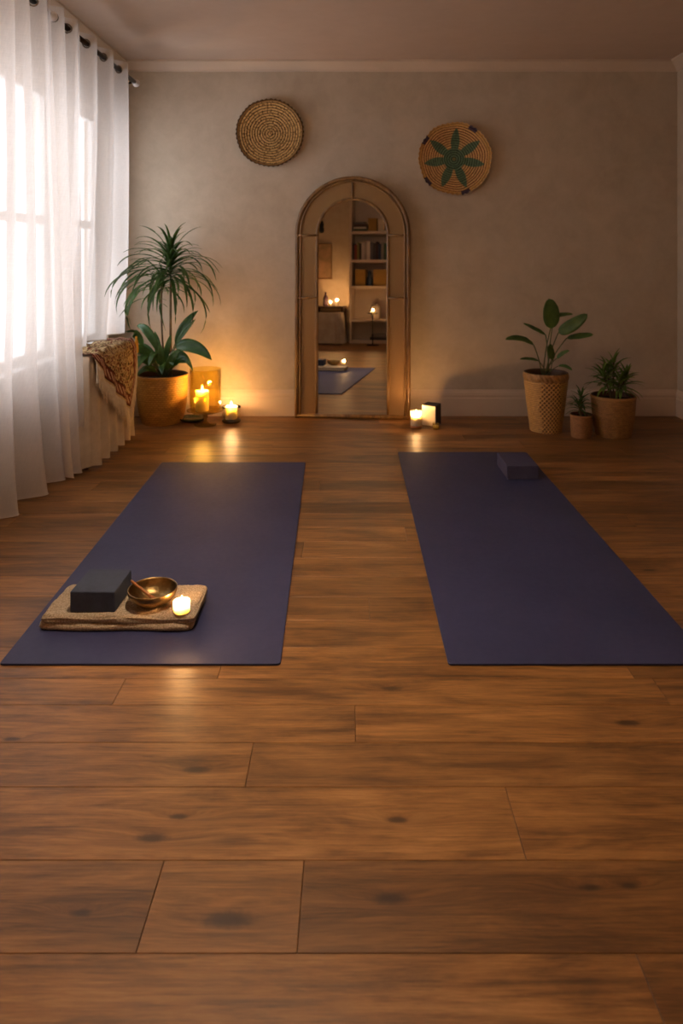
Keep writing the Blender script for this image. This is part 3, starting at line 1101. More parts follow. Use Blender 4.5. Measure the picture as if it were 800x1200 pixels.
for s in (-1, 1):
    for z in (1.165, 0.765):
        obj('crossbar', tube(bmesh.new(), [(s * (OW - rp), -0.005, z), (s * (IW + 0.004), -0.005, z)], 0.0075, 8), M['rattan_pole'], MR)
obj('crossbar', tube(bmesh.new(), [(0, -0.005, OH - rp), (0, -0.005, IH + 0.004)], 0.0075, 8), M['rattan_pole'], MR)
bm = bmesh.new()
A = arch(IW + 0.004, IH + 0.004, 0.02)
vf = [bm.verts.new((p.x, -0.0035, p.z)) for p in A]
vb = [bm.verts.new((p.x, 0.0035, p.z)) for p in A]
bm.faces.new(vf); bm.faces.new(list(reversed(vb)))
for k in range(len(A)):
    k2 = (k + 1) % len(A)
    bm.faces.new((vf[k], vf[k2], vb[k2], vb[k]))
obj('mirror_glass', bm, M['silver'], MR, False)
obj('back_board', B((-IW - 0.05, IW + 0.05, 0.005, 0.011, 0.02, SPR)), M['dark_wood'], MR, False)

# ------------------------------------------------------------------ wall baskets
def wall_basket(name, c, R, colfn, label, coil, rim, wob, ry):
    NTH, NR = 360, 156
    def h(r, a):
        d = 0.004 + rim * max(0, (r / R - 0.25) / 0.75) ** 2.0
        k = abs(sin(pi * r / coil))
        tw = 0.5 + 0.5 * sin(a * 12 * max(1, int(r / coil)))
        return d + 0.0060 * k + 0.0014 * tw * k
    def fn(u, v):
        a = 2 * pi * u
        r = R * v
        rr = r * (1 + (wob * noise.noise(Vector((cos(a) * 2.2, sin(a) * 2.2, R * 9))) + (0.012 * sin(a * 46) if v > 0.97 else 0)) * v)
        return Vector((rr * cos(a), -h(r, a), rr * sin(a)))
    bm = bmesh.new()
    grid(bm, NTH, NR, fn, lambda u, v: colfn(2 * pi * u, R * v, R), True)
    # rolled rim and back
    layer = bm.loops.layers.float_color.get('Col')
    nf = len(bm.faces)
    def back(u, v):
        a = 2 * pi * u
        rr = R * (1 + (wob * noise.noise(Vector((cos(a) * 2.2, sin(a) * 2.2, R * 9))) + 0.012 * sin(a * 46)))
        q = v
        r2 = rr * (1 - 0.16 * q) + 0.005 * sin(pi * min(1, q * 2))
        return Vector((r2 * cos(a), -h(R, a) * (1 - q) - 0.002, r2 * sin(a)))
    grid(bm, NTH, 6, back, lambda u, v: colfn(2 * pi * u, R * 1.0, R), True)
    bmesh.ops.remove_doubles(bm, verts=bm.verts, dist=0.00002)
    o = obj(name, bm, M['straw'])
    o.location = c
    o.rotation_euler = (0, ry, 0)
    return tag(o, label, 'wall basket', 'woven baskets hung on the wall')


def shade(c, k): return (c[0] * k, c[1] * k, c[2] * k, 1)
def col_plain(a, r, R):
    coil = 0.0165
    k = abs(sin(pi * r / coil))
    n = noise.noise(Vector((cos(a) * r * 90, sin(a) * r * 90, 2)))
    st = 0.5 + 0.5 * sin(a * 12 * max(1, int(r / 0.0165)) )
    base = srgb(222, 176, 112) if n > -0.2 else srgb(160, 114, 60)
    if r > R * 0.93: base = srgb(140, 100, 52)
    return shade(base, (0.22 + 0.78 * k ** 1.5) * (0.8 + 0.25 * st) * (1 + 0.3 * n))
def col_star(a, r, R):
    coil = 0.0150
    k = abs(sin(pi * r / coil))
    q = r / R
    base = srgb(214, 168, 108) if (int(r / coil) % 1 == 0) else srgb(160, 108, 60)
    red = srgb(158, 98, 56)
    grn = srgb(92, 116, 88)
    c = base
    if k < 0.5: c = red
    # seven leaf-shaped rays
    for j in range(7):
        aj = radians(90) + j * 2 * pi / 7 + (0.06 if j % 2 else -0.03)
        da = (a - aj + pi) % (2 * pi) - pi
        x, y_ = q * cos(da), q * sin(da)
        if 0.2 < x < 0.84 and abs(y_) < 0.122 * (sin(pi * min(1, (x - 0.10) / 0.76)) ** 0.8):
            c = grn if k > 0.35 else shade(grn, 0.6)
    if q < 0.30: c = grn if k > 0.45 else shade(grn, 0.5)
    if q < 0.05: c = srgb(120, 112, 66)
    if q > 0.90:
        c = srgb(206, 158, 92)
        for aj in (60, 150, 222, 290):
            if abs(((a - radians(aj) + pi) % (2 * pi)) - pi) < 0.13: c = srgb(72, 56, 72)
    n = noise.noise(Vector((cos(a) * r * 80, sin(a) * r * 80, 5)))
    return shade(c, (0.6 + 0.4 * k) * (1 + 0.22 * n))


wall_basket('woven_wall_basket', (-0.514, 4.696, 1.825), 0.218, col_plain, 'plain golden coiled straw basket hung on the wall', 0.0165, 0.035, 0.02, 0)
wall_basket('woven_wall_basket', (0.672, 4.696, 1.660), 0.233, col_star, 'coiled wall basket with a green seven-pointed star', 0.0150, 0.038, 0.045, 0.03)


# ------------------------------------------------------------------ planters
def planter(root, prof_r, h, pattern, cols, nth=150, nz=90, thick=0.008, name='basket', rimfn=None):
    """woven pot: outer wall with relief, inner wall, bottom"""
    bm = bmesh.new()
    def rad(z):
        u = max(0, min(1, z / h)) * (len(prof_r) - 1)
        return lerp_list(prof_r, u)
    def fn(u, v):
        a = 2 * pi * u
        z = h * v
        dr, _ = pattern(a, z, h)
        r = rad(z) + dr
        return Vector((r * cos(a), r * sin(a), z))
    grid(bm, nth, nz, fn, lambda u, v: pattern(2 * pi * u, h * v, h)[1], True)
    def inn(u, v):
        a = 2 * pi * u
        if v < 0.12:
            k = v / 0.12
            r = rad(h) - thick * k + pattern(a, h, h)[0] * (1 - k)
            return Vector((r * cos(a), r * sin(a), h + 0.003 * sin(pi * k)))
        k = (v - 0.12) / 0.88
        z = h - k * (h - 0.006)
        r = rad(z) - thick
        return Vector((r * cos(a), r * sin(a), z))
    grid(bm, nth, 24, inn, lambda u, v: cols, True)
    lay = bm.loops.layers.float_color.get('Col')
    ring = [bm.verts.new((rad(0) * cos(2 * pi * k / 40), rad(0) * sin(2 * pi * k / 40), 0.0)) for k in range(40)]
    f = bm.faces.new(list(reversed(ring)))
    ring = [bm.verts.new(((rad(0) - thick * .5) * cos(2 * pi * k / 40), (rad(0) - thick * .5) * sin(2 * pi * k / 40), 0.006)) for k in range(40)]
    f2 = bm.faces.new(ring)
    for ff in (f, f2):
        for lp in ff.loops: lp[lay] = cols
    bmesh.ops.remove_doubles(bm, verts=bm.verts, dist=0.00002)
    o = obj(name, bm, M['weave'], root)
    r = rad(h * 0.93) - thick
    bs = bmesh.new()
    lathe(bs, [(0, h * 0.90), (r * 0.3, h * 0.905), (r * 0.6, h * 0.895), (r * 0.85, h * 0.90), (r * 0.985, h * 0.89), (r * 0.97, h * 0.84), (0, h * 0.84)], 36, fn=lambda a, z, j: 0)
    for v in bs.verts:
        v.co.z += 0.004 * noise.noise(v.co * 60)
    obj('soil', bs, M['soil'], root)
    return o


def basketweave(base, dark, nu, nz_h, depth=0.0035, band=None, rimh=0.014):
    def pat(a, z, h):
        if z > h - rimh:
            k = (z - (h - rimh)) / rimh
            return 0.004 * sin(pi * k) + 0.0008 * sin(a * 70), shade(base, 1.05)
        row = int(z / nz_h)
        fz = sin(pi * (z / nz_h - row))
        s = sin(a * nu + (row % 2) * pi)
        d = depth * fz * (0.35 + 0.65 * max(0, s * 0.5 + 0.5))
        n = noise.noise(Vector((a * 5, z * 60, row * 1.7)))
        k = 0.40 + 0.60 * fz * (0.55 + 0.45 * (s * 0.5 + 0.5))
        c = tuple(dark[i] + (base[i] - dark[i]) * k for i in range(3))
        return d, shade(c, 1 + 0.28 * n)
    return pat


def diamond(base, dark):
    def pat(a, z, h):
        if z > h - 0.045:                    # gathered collar
            k = (z - (h - 0.045)) / 0.045
            g = noise.noise(Vector((cos(a) * 5, sin(a) * 5, z * 30)))
            return 0.006 * sin(pi * k) + 0.004 * g + 0.0015 * sin(a * 34 + z * 160), shade(srgb(152, 112, 66), 1 + 0.35 * g)
        da = (a + pi / 2 + pi) % (2 * pi) - pi
        n = noise.noise(Vector((a * 6, z * 70, 3)))
        w = 0.55 - 0.1 * sin(z * 30)
        if abs(da) < w:                      # diamond lattice on the face turned to the room
            P, Q = da * 0.112 * pi / 0.024, z * pi / 0.026
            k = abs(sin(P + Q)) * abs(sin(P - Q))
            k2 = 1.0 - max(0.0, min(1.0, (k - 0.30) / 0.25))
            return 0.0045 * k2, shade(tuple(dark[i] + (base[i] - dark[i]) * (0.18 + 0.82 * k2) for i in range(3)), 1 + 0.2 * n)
        row = int(z / 0.011)
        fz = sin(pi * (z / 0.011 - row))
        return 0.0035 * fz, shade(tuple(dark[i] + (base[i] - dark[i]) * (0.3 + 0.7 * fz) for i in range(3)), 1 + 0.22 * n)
    return pat


def leaf(bm, pts, w, up=Vector((0, 0, 1)), fold=0.25, shape=None, rip=0.0):
    """blade along pts, half width profile w*shape(t)"""
    shape = shape or (lambda t: sin(pi * min(1, t * 0.93 + 0.07)) ** 0.7)
    N = len(pts)
    prev = None
    for i, p in enumerate(pts):
        t2 = i / (N - 1)
        d = (pts[min(i + 1, N - 1)] - pts[max(i - 1, 0)]).normalized()
        s = d.cross(up)
        if s.length < 1e-3: s = d.cross(Vector((0, 1, 0)))
        s.normalize()
        nn = s.cross(d).normalized()
        hw = max(w * shape(t2), 0.0004)
        lift = nn * (hw * fold)
        wob = nn * (rip * hw * sin(t2 * 17))
        row = [bm.verts.new(p - s * hw + lift + wob), bm.verts.new(p - s * hw * 0.5 + lift * 0.35), bm.verts.new(p), bm.verts.new(p + s * hw * 0.5 + lift * 0.35), bm.verts.new(p + s * hw + lift - wob)]
        if prev:
            for k in range(4):
                bm.faces.new((prev[k], prev[k + 1], row[k + 1], row[k]))
        prev = row


def arc(p0, az, el, L, droop, n=10, twist=0.0):
    pts = [Vector(p0)]
    a, e = az, el
    for i in range(n):
        st = L / n
        pts.append(pts[-1] + Vector((cos(e) * cos(a), cos(e) * sin(a), sin(e))) * st)
        e -= droop / n * (0.4 + 1.2 * i / n)
        a += twist / n
    return pts


def bez(a, b, c, n=10):
    return [(1 - t) ** 2 * a + 2 * t * (1 - t) * b + t * t * c for t in [k / n for k in range(n + 1)]]


# tall palm-like dracaena with broad-leaved plant in the same pot
PP = (-1.170, 4.520)
pl = thing('potted_palm', (*PP, 0), 'tall arching dragon palm in a mustard woven basket beside the curtain', 'potted plant')
YB, YD = srgb(190, 140, 62), srgb(96, 60, 24)
planter(pl, [0.118, 0.138, 0.148, 0.153, 0.156, 0.155], 0.300, basketweave(YB, YD, 44, 0.0125, 0.0030), shade(YD, 0.9))
r = random.Random(21)
Zs = 0.27
def ahead(pts):
    # leaves that reach over the curtain arch forward in front of it, and stay off the wall behind
    out = []
    for p in pts:
        w = Vector((p.x + PP[0], p.y + PP[1], p.z))
        sx = w.x / w.y
        lim = 1.215 + 0.10 * max(0.0, min(1.0, (1.15 - w.z) / 0.4))
        if sx * w.y < -lim:
            k = -lim / w.x
            w = Vector((w.x * k, w.y * k, CAM_Z + (w.z - CAM_Z) * k))
        w.y = min(w.y, 4.672)
        out.append(Vector((w.x - PP[0], w.y - PP[1], w.z)))
    return out
st = bmesh.new()
crown = Vector((0.068, -0.06, 0.985))
main = bez(Vector((0.055, 0.0, Zs)), Vector((0.05, 0.0, 0.62)), crown, 14)
tube(st, main, [0.009 - 0.003 * k / 14 for k in range(15)], 10)
crown2 = Vector((-0.01, 0.03, 0.86))
tube(st, bez(Vector((0.02, 0.01, Zs)), Vector((-0.02, 0.02, 0.6)), crown2, 14), 0.006, 8)
obj('stem', st, M['stem'], pl)
lv = bmesh.new()
strap = lambda t: min(1, t * 5 + 0.35) * max(0.0, 1 - t ** 2.6) ** 0.8
for k in range(84):
    az = k * 2.39996 + r.uniform(-.2, .2)
    t2 = k / 84
    el = radians(84 - 92 * t2 ** 0.75 + r.uniform(-8, 8))
    L = 0.22 + 0.16 * min(1, t2 * 1.6) + r.uniform(-.04, .06)
    dr = radians(70 + 62 * t2 + r.uniform(-18, 22))
    if t2 > 0.55: L += 0.06
    yfac = 0.75 if sin(az) > 0.2 else 1.0             # keep clear of the wall behind
    p0 = crown + Vector((0, 0, 0.05 - 0.15 * t2))
    pts = arc(p0, az, el, L * yfac, dr, 12, r.uniform(-.4, .4))
    leaf(lv, ahead(pts), 0.0095 + r.uniform(0, .0035), fold=0.3, shape=strap)
for k in range(40):
    az = k * 2.39996 + 1.0
    t2 = k / 40
    el = radians(74 - 84 * t2 + r.uniform(-8, 8))
    pts = arc(crown2 + Vector((0, 0, 0.03 - 0.08 * t2)), az, el, 0.24 * (0.7 if sin(az) > 0.2 else 1) + r.uniform(-.03, .05), radians(105 + r.uniform(-20, 20)), 12)
    leaf(lv, ahead(pts), 0.0085, fold=0.3, shape=strap)
# a few long low leaves seen to both sides
def L3(x, y_, dy=0.0): return px(x, y_, PP[1] + dy) - Vector((PP[0], PP[1], 0))
for (a, b, c, w) in ((L3(195, 352), L3(160, 340), L3(139, 372, -.10), .007), (L3(196, 360), L3(180, 345), L3(194, 388, -.08), .008), (L3(205, 330), L3(235, 340), L3(246, 367, -.1), .011),
                     (L3(206, 300), L3(240, 290), L3(257, 320, -.06), .009), (L3(206, 320), L3(240, 318), L3(255, 340, -.05), .009), (L3(200, 300), L3(160, 300), L3(147, 325, -.08), .009)):
    leaf(lv, ahead(bez(a, b, c, 12)), w, fold=0.25, shape=strap)
obj('palm_leaves', lv, M['leaf_dark'], pl, True, 0, 0.0008)
bl = bmesh.new()
bst = bmesh.new()
broad = lambda t: (sin(pi * min(1, t ** 0.85)) ** 0.75) * 0.98 + 0.02
spec = [(L3(168, 406, -.1), L3(160, 385, -.1), L3(146, 389, -.16), .022), (L3(187, 415, -.08), L3(172, 378, -.1), L3(160, 382, -.05), .024),
        (L3(205, 403, -.05), L3(214, 378, -.05), L3(232, 364, -.02), .022), (L3(206, 404, -.08), L3(218, 385, -.10), L3(229, 374, -.10), .014),
        (L3(205, 408, -.10), L3(228, 398, -.14), L3(248, 422, -.18), .036), (L3(204, 405, -.03), L3(222, 398, -.05), L3(233, 404, -.05), .022),
        (L3(206, 428, -.10), L3(215, 412, -.12), L3(224, 428, -.16), .013), (L3(204, 430, -.08), L3(210, 420, -.1), L3(218, 416, -.1), .012),
        (L3(180, 420, -.12), L3(165, 402, -.15), L3(148, 412, -.2), .024), (L3(178, 428, -.1), L3(166, 412, -.14), L3(153, 430, -.18), .020),
        (L3(188, 430, -.05), L3(186, 405, -.05), L3(181, 388, -.02), .020), (L3(190, 432, -.08), L3(196, 408, -.1), L3(200, 392, -.08), .018),
        (L3(183, 436, -.12), L3(172, 425, -.18), L3(160, 441, -.2), .018), (L3(196, 434, -.12), L3(200, 415, -.16), L3(212, 410, -.14), .022),
        (L3(185, 432, .02), L3(176, 408, .04), L3(162, 402, .05), .024), (L3(198, 432, .02), L3(206, 412, .04), L3(220, 404, .05), .022),
        (L3(192, 436, -.10), L3(190, 420, -.14), L3(187, 402, -.12), .022), (L3(166, 412, -.05), L3(156, 402, -.08), L3(150, 402, -.1), .016)]
r3 = random.Random(5)
for k in range(12):
    az = radians(150 + 230 * k / 12)
    rr = r3.uniform(.05, .09)
    a0 = Vector((0.01 + rr * cos(az), -0.02 + rr * sin(az), Zs + r3.uniform(.05, .12)))
    rr2 = rr + r3.uniform(.10, .15)
    b0 = Vector((rr2 * .7 * cos(az), rr2 * .7 * sin(az), Zs + r3.uniform(.14, .24)))
    c0 = Vector((rr2 * 1.2 * cos(az), rr2 * 1.2 * sin(az), Zs + r3.uniform(.03, .12)))
    spec.append((a0, b0, c0, r3.uniform(.017, .025)))
for i, (a, b, c, w) in enumerate(spec):
    leaf(bl, ahead(bez(a, b, c, 14)), w * 1.1, up=Vector((0.1 * (i % 3 - 1), -0.92, 0.35)), fold=0.22, shape=broad, rip=0.05)
    root_ = Vector((0.004 * (i % 5) + 0.01, -0.02 - 0.004 * (i % 4), Zs - 0.005))
    tube(bst, ahead(bez(root_, (root_ + a) / 2 + Vector((0, 0, 0.02)), a, 6)), 0.0028, 6)
obj('broad_leaves', bl, M['leaf_broad'], pl, True, 0, 0.0009)
obj('leaf_stalks', bst, M['stem_green'], pl)

# right-hand group
GB, GD = srgb(200, 154, 88), srgb(84, 54, 26)
RP = (1.163, 4.310)
rp_ = thing('potted_rubber_plant', (*RP, 0), 'leafy plant with large round leaves in a tall tapered straw basket', 'potted plant')
planter(rp_, [0.090, 0.096, 0.104, 0.112, 0.118, 0.124, 0.127], 0.345, diamond(GB, GD), shade(GD, 0.9), 300, 170)
def R3(x, y_, dy=0.0): return px(x, y_, RP[1] + dy) - Vector((RP[0], RP[1], 0))
rl, rs_ = bmesh.new(), bmesh.new()
oval = lambda t: sqrt(max(0, 1 - (2 * t - 1) ** 2)) * (1.06 - 0.25 * t)
lvs = [(R3(645, 385), R3(646, 366), R3(643, 350), .066, (0.1, -1, 0.1)), (R3(654, 390, -.06), R3(670, 383, -.08), R3(688, 368, -.1), .048, (0.2, -0.9, 0.5)),
       (R3(649, 372, .06), R3(658, 368, .08), R3(671, 368, .1), .026, (0, -0.5, 0.9)), (R3(639, 392, -.02), R3(627, 386, -.05), R3(613, 379, -.08), .026, (0, -.6, .8)),
       (R3(625, 404, -.03), R3(610, 393, -.06), R3(592, 398, -.1), .032, (0, -.65, .8)), (R3(664, 396, -.03), R3(680, 394, -.08), R3(695, 392, -.1), .030, (0, -.7, .75)),
       (R3(631, 423, -.06), R3(620, 419, -.08), R3(609, 421, -.1), .016, (0, -.6, .8)), (R3(648, 421, -.06), R3(643, 412, -.08), R3(645, 403, -.09), .028, (0, -1, .1)),
       (R3(652, 420, -.04), R3(659, 413, -.07), R3(667, 411, -.1), .020, (0, -.7, .7)), (R3(654, 429, -.05), R3(662, 427, -.08), R3(670, 434, -.12), .018, (0, -.6, .8))]
for i, (a, b, c, w, up) in enumerate(lvs):
    leaf(rl, bez(a, b, c, 16), w * 0.82, up=Vector(up), fold=0.18, shape=oval, rip=0.04)
    base = Vector((0.012 * ((i % 4) - 1.5), 0.0, 0.305))
    tube(rs_, bez(base, Vector((base.x * 1.2 + (a.x - base.x) * 0.25, a.y * .4, (base.z + a.z) / 2 + 0.01)), a, 10), 0.0035 if i < 6 else 0.0024, 7)
obj('leaves', rl, M['leaf_round'], rp_, True, 0, 0.001)
obj('stem', rs_, M['stem_green'], rp_)

def bush(root, center, spec, mat, wid, seed, Lr, n):
    r2 = random.Random(seed)
    lb, sb = bmesh.new(), bmesh.new()
    lance = lambda t: (min(1, t * 3.5 + 0.1)) * max(0, 1 - t ** 2.2) ** 0.9
    for (tx, ty, tz) in spec:
        b0 = Vector((tx * 0.2, ty * 0.2, center))
        tp = Vector((tx, ty, tz))
        path = bez(b0, (b0 + tp) / 2 + Vector((-tx * .1, 0, 0.0)), tp, 8)
        tube(sb, path, 0.0045, 7)
        for k in range(n):
            q = k / n
            p = path[0].lerp(tp, 1 - 0.55 * q)
            az = k * 2.39996 + r2.uniform(-.3, .3)
            el = radians(72 - 80 * q + r2.uniform(-10, 10))
            L = Lr * (0.75 + 0.35 * min(1, q * 2)) * r2.uniform(.85, 1.15)
            leaf(lb, arc(p, az, el, L, radians(40 + 30 * q), 8), wid * r2.uniform(.85, 1.15), fold=0.3, shape=lance)
    obj('leaves', lb, mat, root, True, 0, 0.0008)
    obj('stem', sb, M['stem'], root)


MP = (1.520, 4.190)
mp_ = thing('potted_dracaena', (*MP, 0), 'bushy lance-leaved plant in a wide tan woven basket by the wall corner', 'potted plant')
GB2, GD2 = srgb(164, 118, 66), srgb(104, 68, 34)
planter(mp_, [0.096, 0.106, 0.113, 0.118, 0.121, 0.123], 0.232, basketweave(GB2, GD2, 52, 0.0085, 0.0022), shade(GD2, 0.9), 170, 90)
bush(mp_, 0.20, [(0.0, 0, 0.42), (-0.07, -0.03, 0.36), (0.07, -0.02, 0.34), (0.02, -0.06, 0.33), (-0.02, 0.05, 0.38)], M['leaf_bright'], 0.0105, 5, 0.115, 22)
SPt = (1.326, 4.160)
sp_ = thing('potted_seedling', (*SPt, 0), 'tiny spiky plant in the smallest plain tan pot between two baskets', 'potted plant')
planter(sp_, [0.056, 0.059, 0.061, 0.062, 0.062], 0.128, basketweave(srgb(150, 106, 66), srgb(110, 74, 44), 60, 0.0055, 0.0010, None, 0.008), shade(GD2, 0.9), 120, 50, 0.005)
bush(sp_, 0.11, [(0, 0, 0.235), (-0.02, -0.01, 0.19)], M['leaf_dark'], 0.0075, 9, 0.085, 20)

# ------------------------------------------------------------------ the end of the room the mirror shows
BKX0, BKX1, BKY = -0.935, 0.30, -1.20      # bookcase
bk = thing('bookcase', (BKX0, FRONT_Y + 0.02, 0), 'pale built-in bookcase with thick shelves seen in the mirror', 'bookcase')
WB, DB = BKX1 - BKX0, BKY - FRONT_Y - 0.02
pale = M['trim']
obj('side_panel', B((0, 0.035, 0, DB, 0, 2.2)), pale, bk, False, 0.002)
obj('side_panel', B((WB - 0.035, WB, 0, DB, 0, 2.2)), pale, bk, False, 0.002)
obj('back_panel', B((0.035, WB - 0.035, 0, 0.012, 0, 2.2)), pale, bk, False)
obj('plinth', B((0.035, WB - 0.035, 0.012, DB - 0.02, 0, 0.05)), pale, bk, False)
SH = [0.352, 0.83, 1.21, 1.625]
for z in SH + [2.16]:
    obj('shelf', B((0.035, WB - 0.035, 0.012, DB, z - 0.04, z)), pale, bk, False, 0.002)


def book(x, z, w, h, d, col, cname, label, lying=False):
    root = thing('book', (x, BKY - 0.03, z), label, 'book', 'books on the shelf behind the viewer')
    if lying:
        obj('cover', B((0, w, -d, 0, 0, 0.003), (0, w, -d, 0, h - 0.003, h), (0, w, -0.003, 0, 0.003, h - 0.003)), flat('cover ' + cname, col), root, False)
        obj('pages', B((0.004, w - 0.004, -d + 0.002, -0.003, 0.003, h - 0.003)), M['card_cream'], root, False)
    else:
        obj('cover', B((0, 0.003, -d, 0, 0, h), (w - 0.003, w, -d, 0, 0, h), (0.003, w - 0.003, -0.003, 0, 0, h)), flat('cover ' + cname, col), root, False)
        obj('pages', B((0.003, w - 0.003, -d + 0.002, -0.003, 0.004, h - 0.004)), M['card_cream'], root, False)
    return root


x = BKX0 + 0.04
for (w, h, col, cn) in ((.030, .24, (40, 34, 34), 'black'), (.036, .22, (130, 52, 40), 'brick red'), (.026, .25, (110, 108, 60), 'olive'), (.030, .24, (34, 30, 30), 'soot'),
                        (.040, .25, (176, 164, 156), 'white'), (.034, .26, (150, 138, 132), 'stone'), (.044, .27, (196, 184, 174), 'ivory'), (.036, .25, (92, 86, 96), 'slate'),
                        (.040, .24, (70, 64, 70), 'graphite'), (.034, .26, (60, 40, 44), 'plum'), (.040, .23, (48, 60, 84), 'blue'), (.036, .25, (140, 130, 120), 'putty'),
                        (.030, .24, (60, 84, 60), 'green')):
    book(x, SH[2], w, h, 0.19, col, cn, cn + ' spined book standing on the full book shelf in the mirror')
    x += w + 0.003
zz = SH[3]
for (w, h, col, cn) in ((.20, .035, (44, 60, 48), 'dark green'), (.19, .028, (190, 182, 170), 'cream'), (.20, .040, (60, 44, 44), 'maroon'), (.17, .030, (90, 90, 92), 'grey')):
    book(BKX0 + 0.055, zz, w, h, 0.22, col, cn, cn + ' book lying in the stack on the topmost shelf', True)
    zz += h + 0.0005


def shelf_box(x, z, w, h, d, mat, label, cat='box', name='storage_box'):
    root = thing(name, (x, BKY - 0.03, z), label, cat)
    obj('box_body', B((0, w, -d, 0, 0, h * 0.72)), mat, root, False, 0.004)
    obj('lid', B((-0.003, w + 0.003, -d - 0.003, 0.003, h * 0.72, h)), mat, root, False, 0.004)
    return root


mus = flat('mustard linen board', (150, 112, 44))
shelf_box(BKX0 + 0.275, SH[3], 0.12, 0.19, 0.2, mus, 'mustard box beside the lying books on the topmost shelf')
shelf_box(BKX0 + 0.415, SH[3], 0.08, 0.17, 0.2, M['card_cream'], 'cream box beside the mustard box on the topmost shelf')
shelf_box(BKX0 + 0.08, SH[1], 0.15, 0.24, 0.2, mus, 'mustard box on the statue shelf nearest the wall')
shelf_box(BKX0 + 0.35, SH[1], 0.22, 0.24, 0.2, mus, 'wide mustard box on the statue shelf')
fg = obj('figurine', lathe(bmesh.new(), [(0, 0), (0.045, 0), (0.048, 0.02), (0.036, 0.05), (0.040, 0.09), (0.032, 0.13), (0.016, 0.15), (0.022, 0.165), (0.027, 0.19), (0.020, 0.212), (0.008, 0.222), (0, 0.226)], 24,
         fn=lambda a, z, j: 0.006 * cos(2 * a) if z < 0.15 else 0), flat('dark blue glaze', (40, 50, 66), 0.3))
fg.location = (BKX0 + 0.29, BKY - 0.07, SH[1])
tag(fg, 'dark blue seated figurine between the mustard boxes', 'figurine')
jar = thing('storage_jar', (BKX0 + 0.38, BKY - 0.09, SH[0]), 'pale lidded jar on the lowest open shelf', 'jar')
obj('jar_body', lathe(bmesh.new(), [(0, 0), (0.06, 0), (0.068, 0.02), (0.07, 0.15), (0.06, 0.19), (0, 0.19)], 32), flat('pale stoneware', (170, 156, 140)), jar)
obj('lid', lathe(bmesh.new(), [(0, 0.191), (0.062, 0.191), (0.062, 0.205), (0.012, 0.212), (0.012, 0.228), (0, 0.23)], 32), flat('lid stoneware', (120, 106, 92)), jar)
for k, cl in enumerate(((60, 56, 58), (120, 108, 100))):
    book(BKX0 + 0.30 + 0.02 * k, 0.0505 + 0.0405 * k, 0.24, 0.04, 0.22, cl, 'base%d' % k, ('charcoal magazine album lying lowest in the bookcase', 'taupe magazine album lying on the charcoal one')[k], True)

# daybed with draped spread
DBX0, DBX1, DBY0, DBY1, DBZ = -1.46, -0.965, -1.12, -0.88, 0.445
def bed_fn(u, v):
    # superellipse drape
    a = 2 * pi * u
    c, s = cos(a), sin(a)
    e = 0.28
    sx = math.copysign(abs(c) ** e, c); sy = math.copysign(abs(s) ** e, s)
    hx, hy = (DBX1 - DBX0) / 2 - 0.03, (DBY1 - DBY0) / 2 - 0.03
    fold = 0.016 * sin(a * 17) + 0.008 * sin(a * 31 + 1)
    if v < 0.3:
        k = v / 0.3
        return Vector((sx * hx * k, sy * hy * k, DBZ + 0.010 * noise.noise(Vector((sx * k * 3, sy * k * 3, 1)))))
    k = (v - 0.3) / 0.7
    out = 0.012 * min(1, k * 8) + (0.016 + fold) * k
    return Vector((sx * (hx + out), sy * (hy + out), DBZ - 0.012 * min(1, k * 6) - (DBZ - 0.026) * k + 0.008 * (0.5 + 0.5 * sin(a * 17))))
db = thing('ottoman', ((DBX0 + DBX1) / 2, (DBY0 + DBY1) / 2, 0), 'low ottoman under a pale draped spread seen in the mirror', 'ottoman')
obj('base', B((DBX0 * 0 - 0.21, 0.21, -0.085, 0.085, 0.0, DBZ - 0.02)), M['dark_wood'], db, False, 0.004)
sp2 = obj('spread', grid(bmesh.new(), 200, 40, bed_fn, None, True), M['bedspread'])
sp2.location = ((DBX0 + DBX1) / 2, (DBY0 + DBY1) / 2, 0)
tag(sp2, 'pale creased spread draped over the ottoman seen in the mirror', 'bedspread')

# low table behind it with two candles
tb = thing('console_table', (-1.475, -1.53, 0), 'dark wooden console table behind the ottoman seen in the mirror', 'table')
obj('tabletop', B((0, 0.46, 0, 0.30, 0.50, 0.53)), M['dark_wood'], tb, False, 0.003)
for lx in (0.01, 0.41):
    for ly in (0.01, 0.25):
        obj('leg', B((lx, lx + 0.04, ly, ly + 0.04, 0, 0.50)), M['dark_wood'], tb, False, 0.003)
candle((-1.230, -1.30, 0.5305), 0.024, 0.05, 'shorter lit candle on the dark console table seen in the mirror', None, 1.2, 'pillar_candle', 0.03, seed=7)
candle((-1.132, -1.31, 0.5305), 0.026, 0.075, 'taller lit candle on the dark console table beside the shorter one', None, 1.2, 'pillar_candle', 0.03, seed=8)
bt = obj('bottle', lathe(bmesh.new(), [(0, 0), (0.035, 0), (0.04, 0.01), (0.04, 0.11), (0.03, 0.14), (0.013, 0.16), (0.012, 0.20), (0.015, 0.205), (0, 0.206)], 24), flat('dark aubergine glass', (44, 30, 40), 0.2))
bt.location = (-1.32, -1.40, 0.5305)
tag(bt, 'dark bottle behind the candles on the console table', 'bottle')
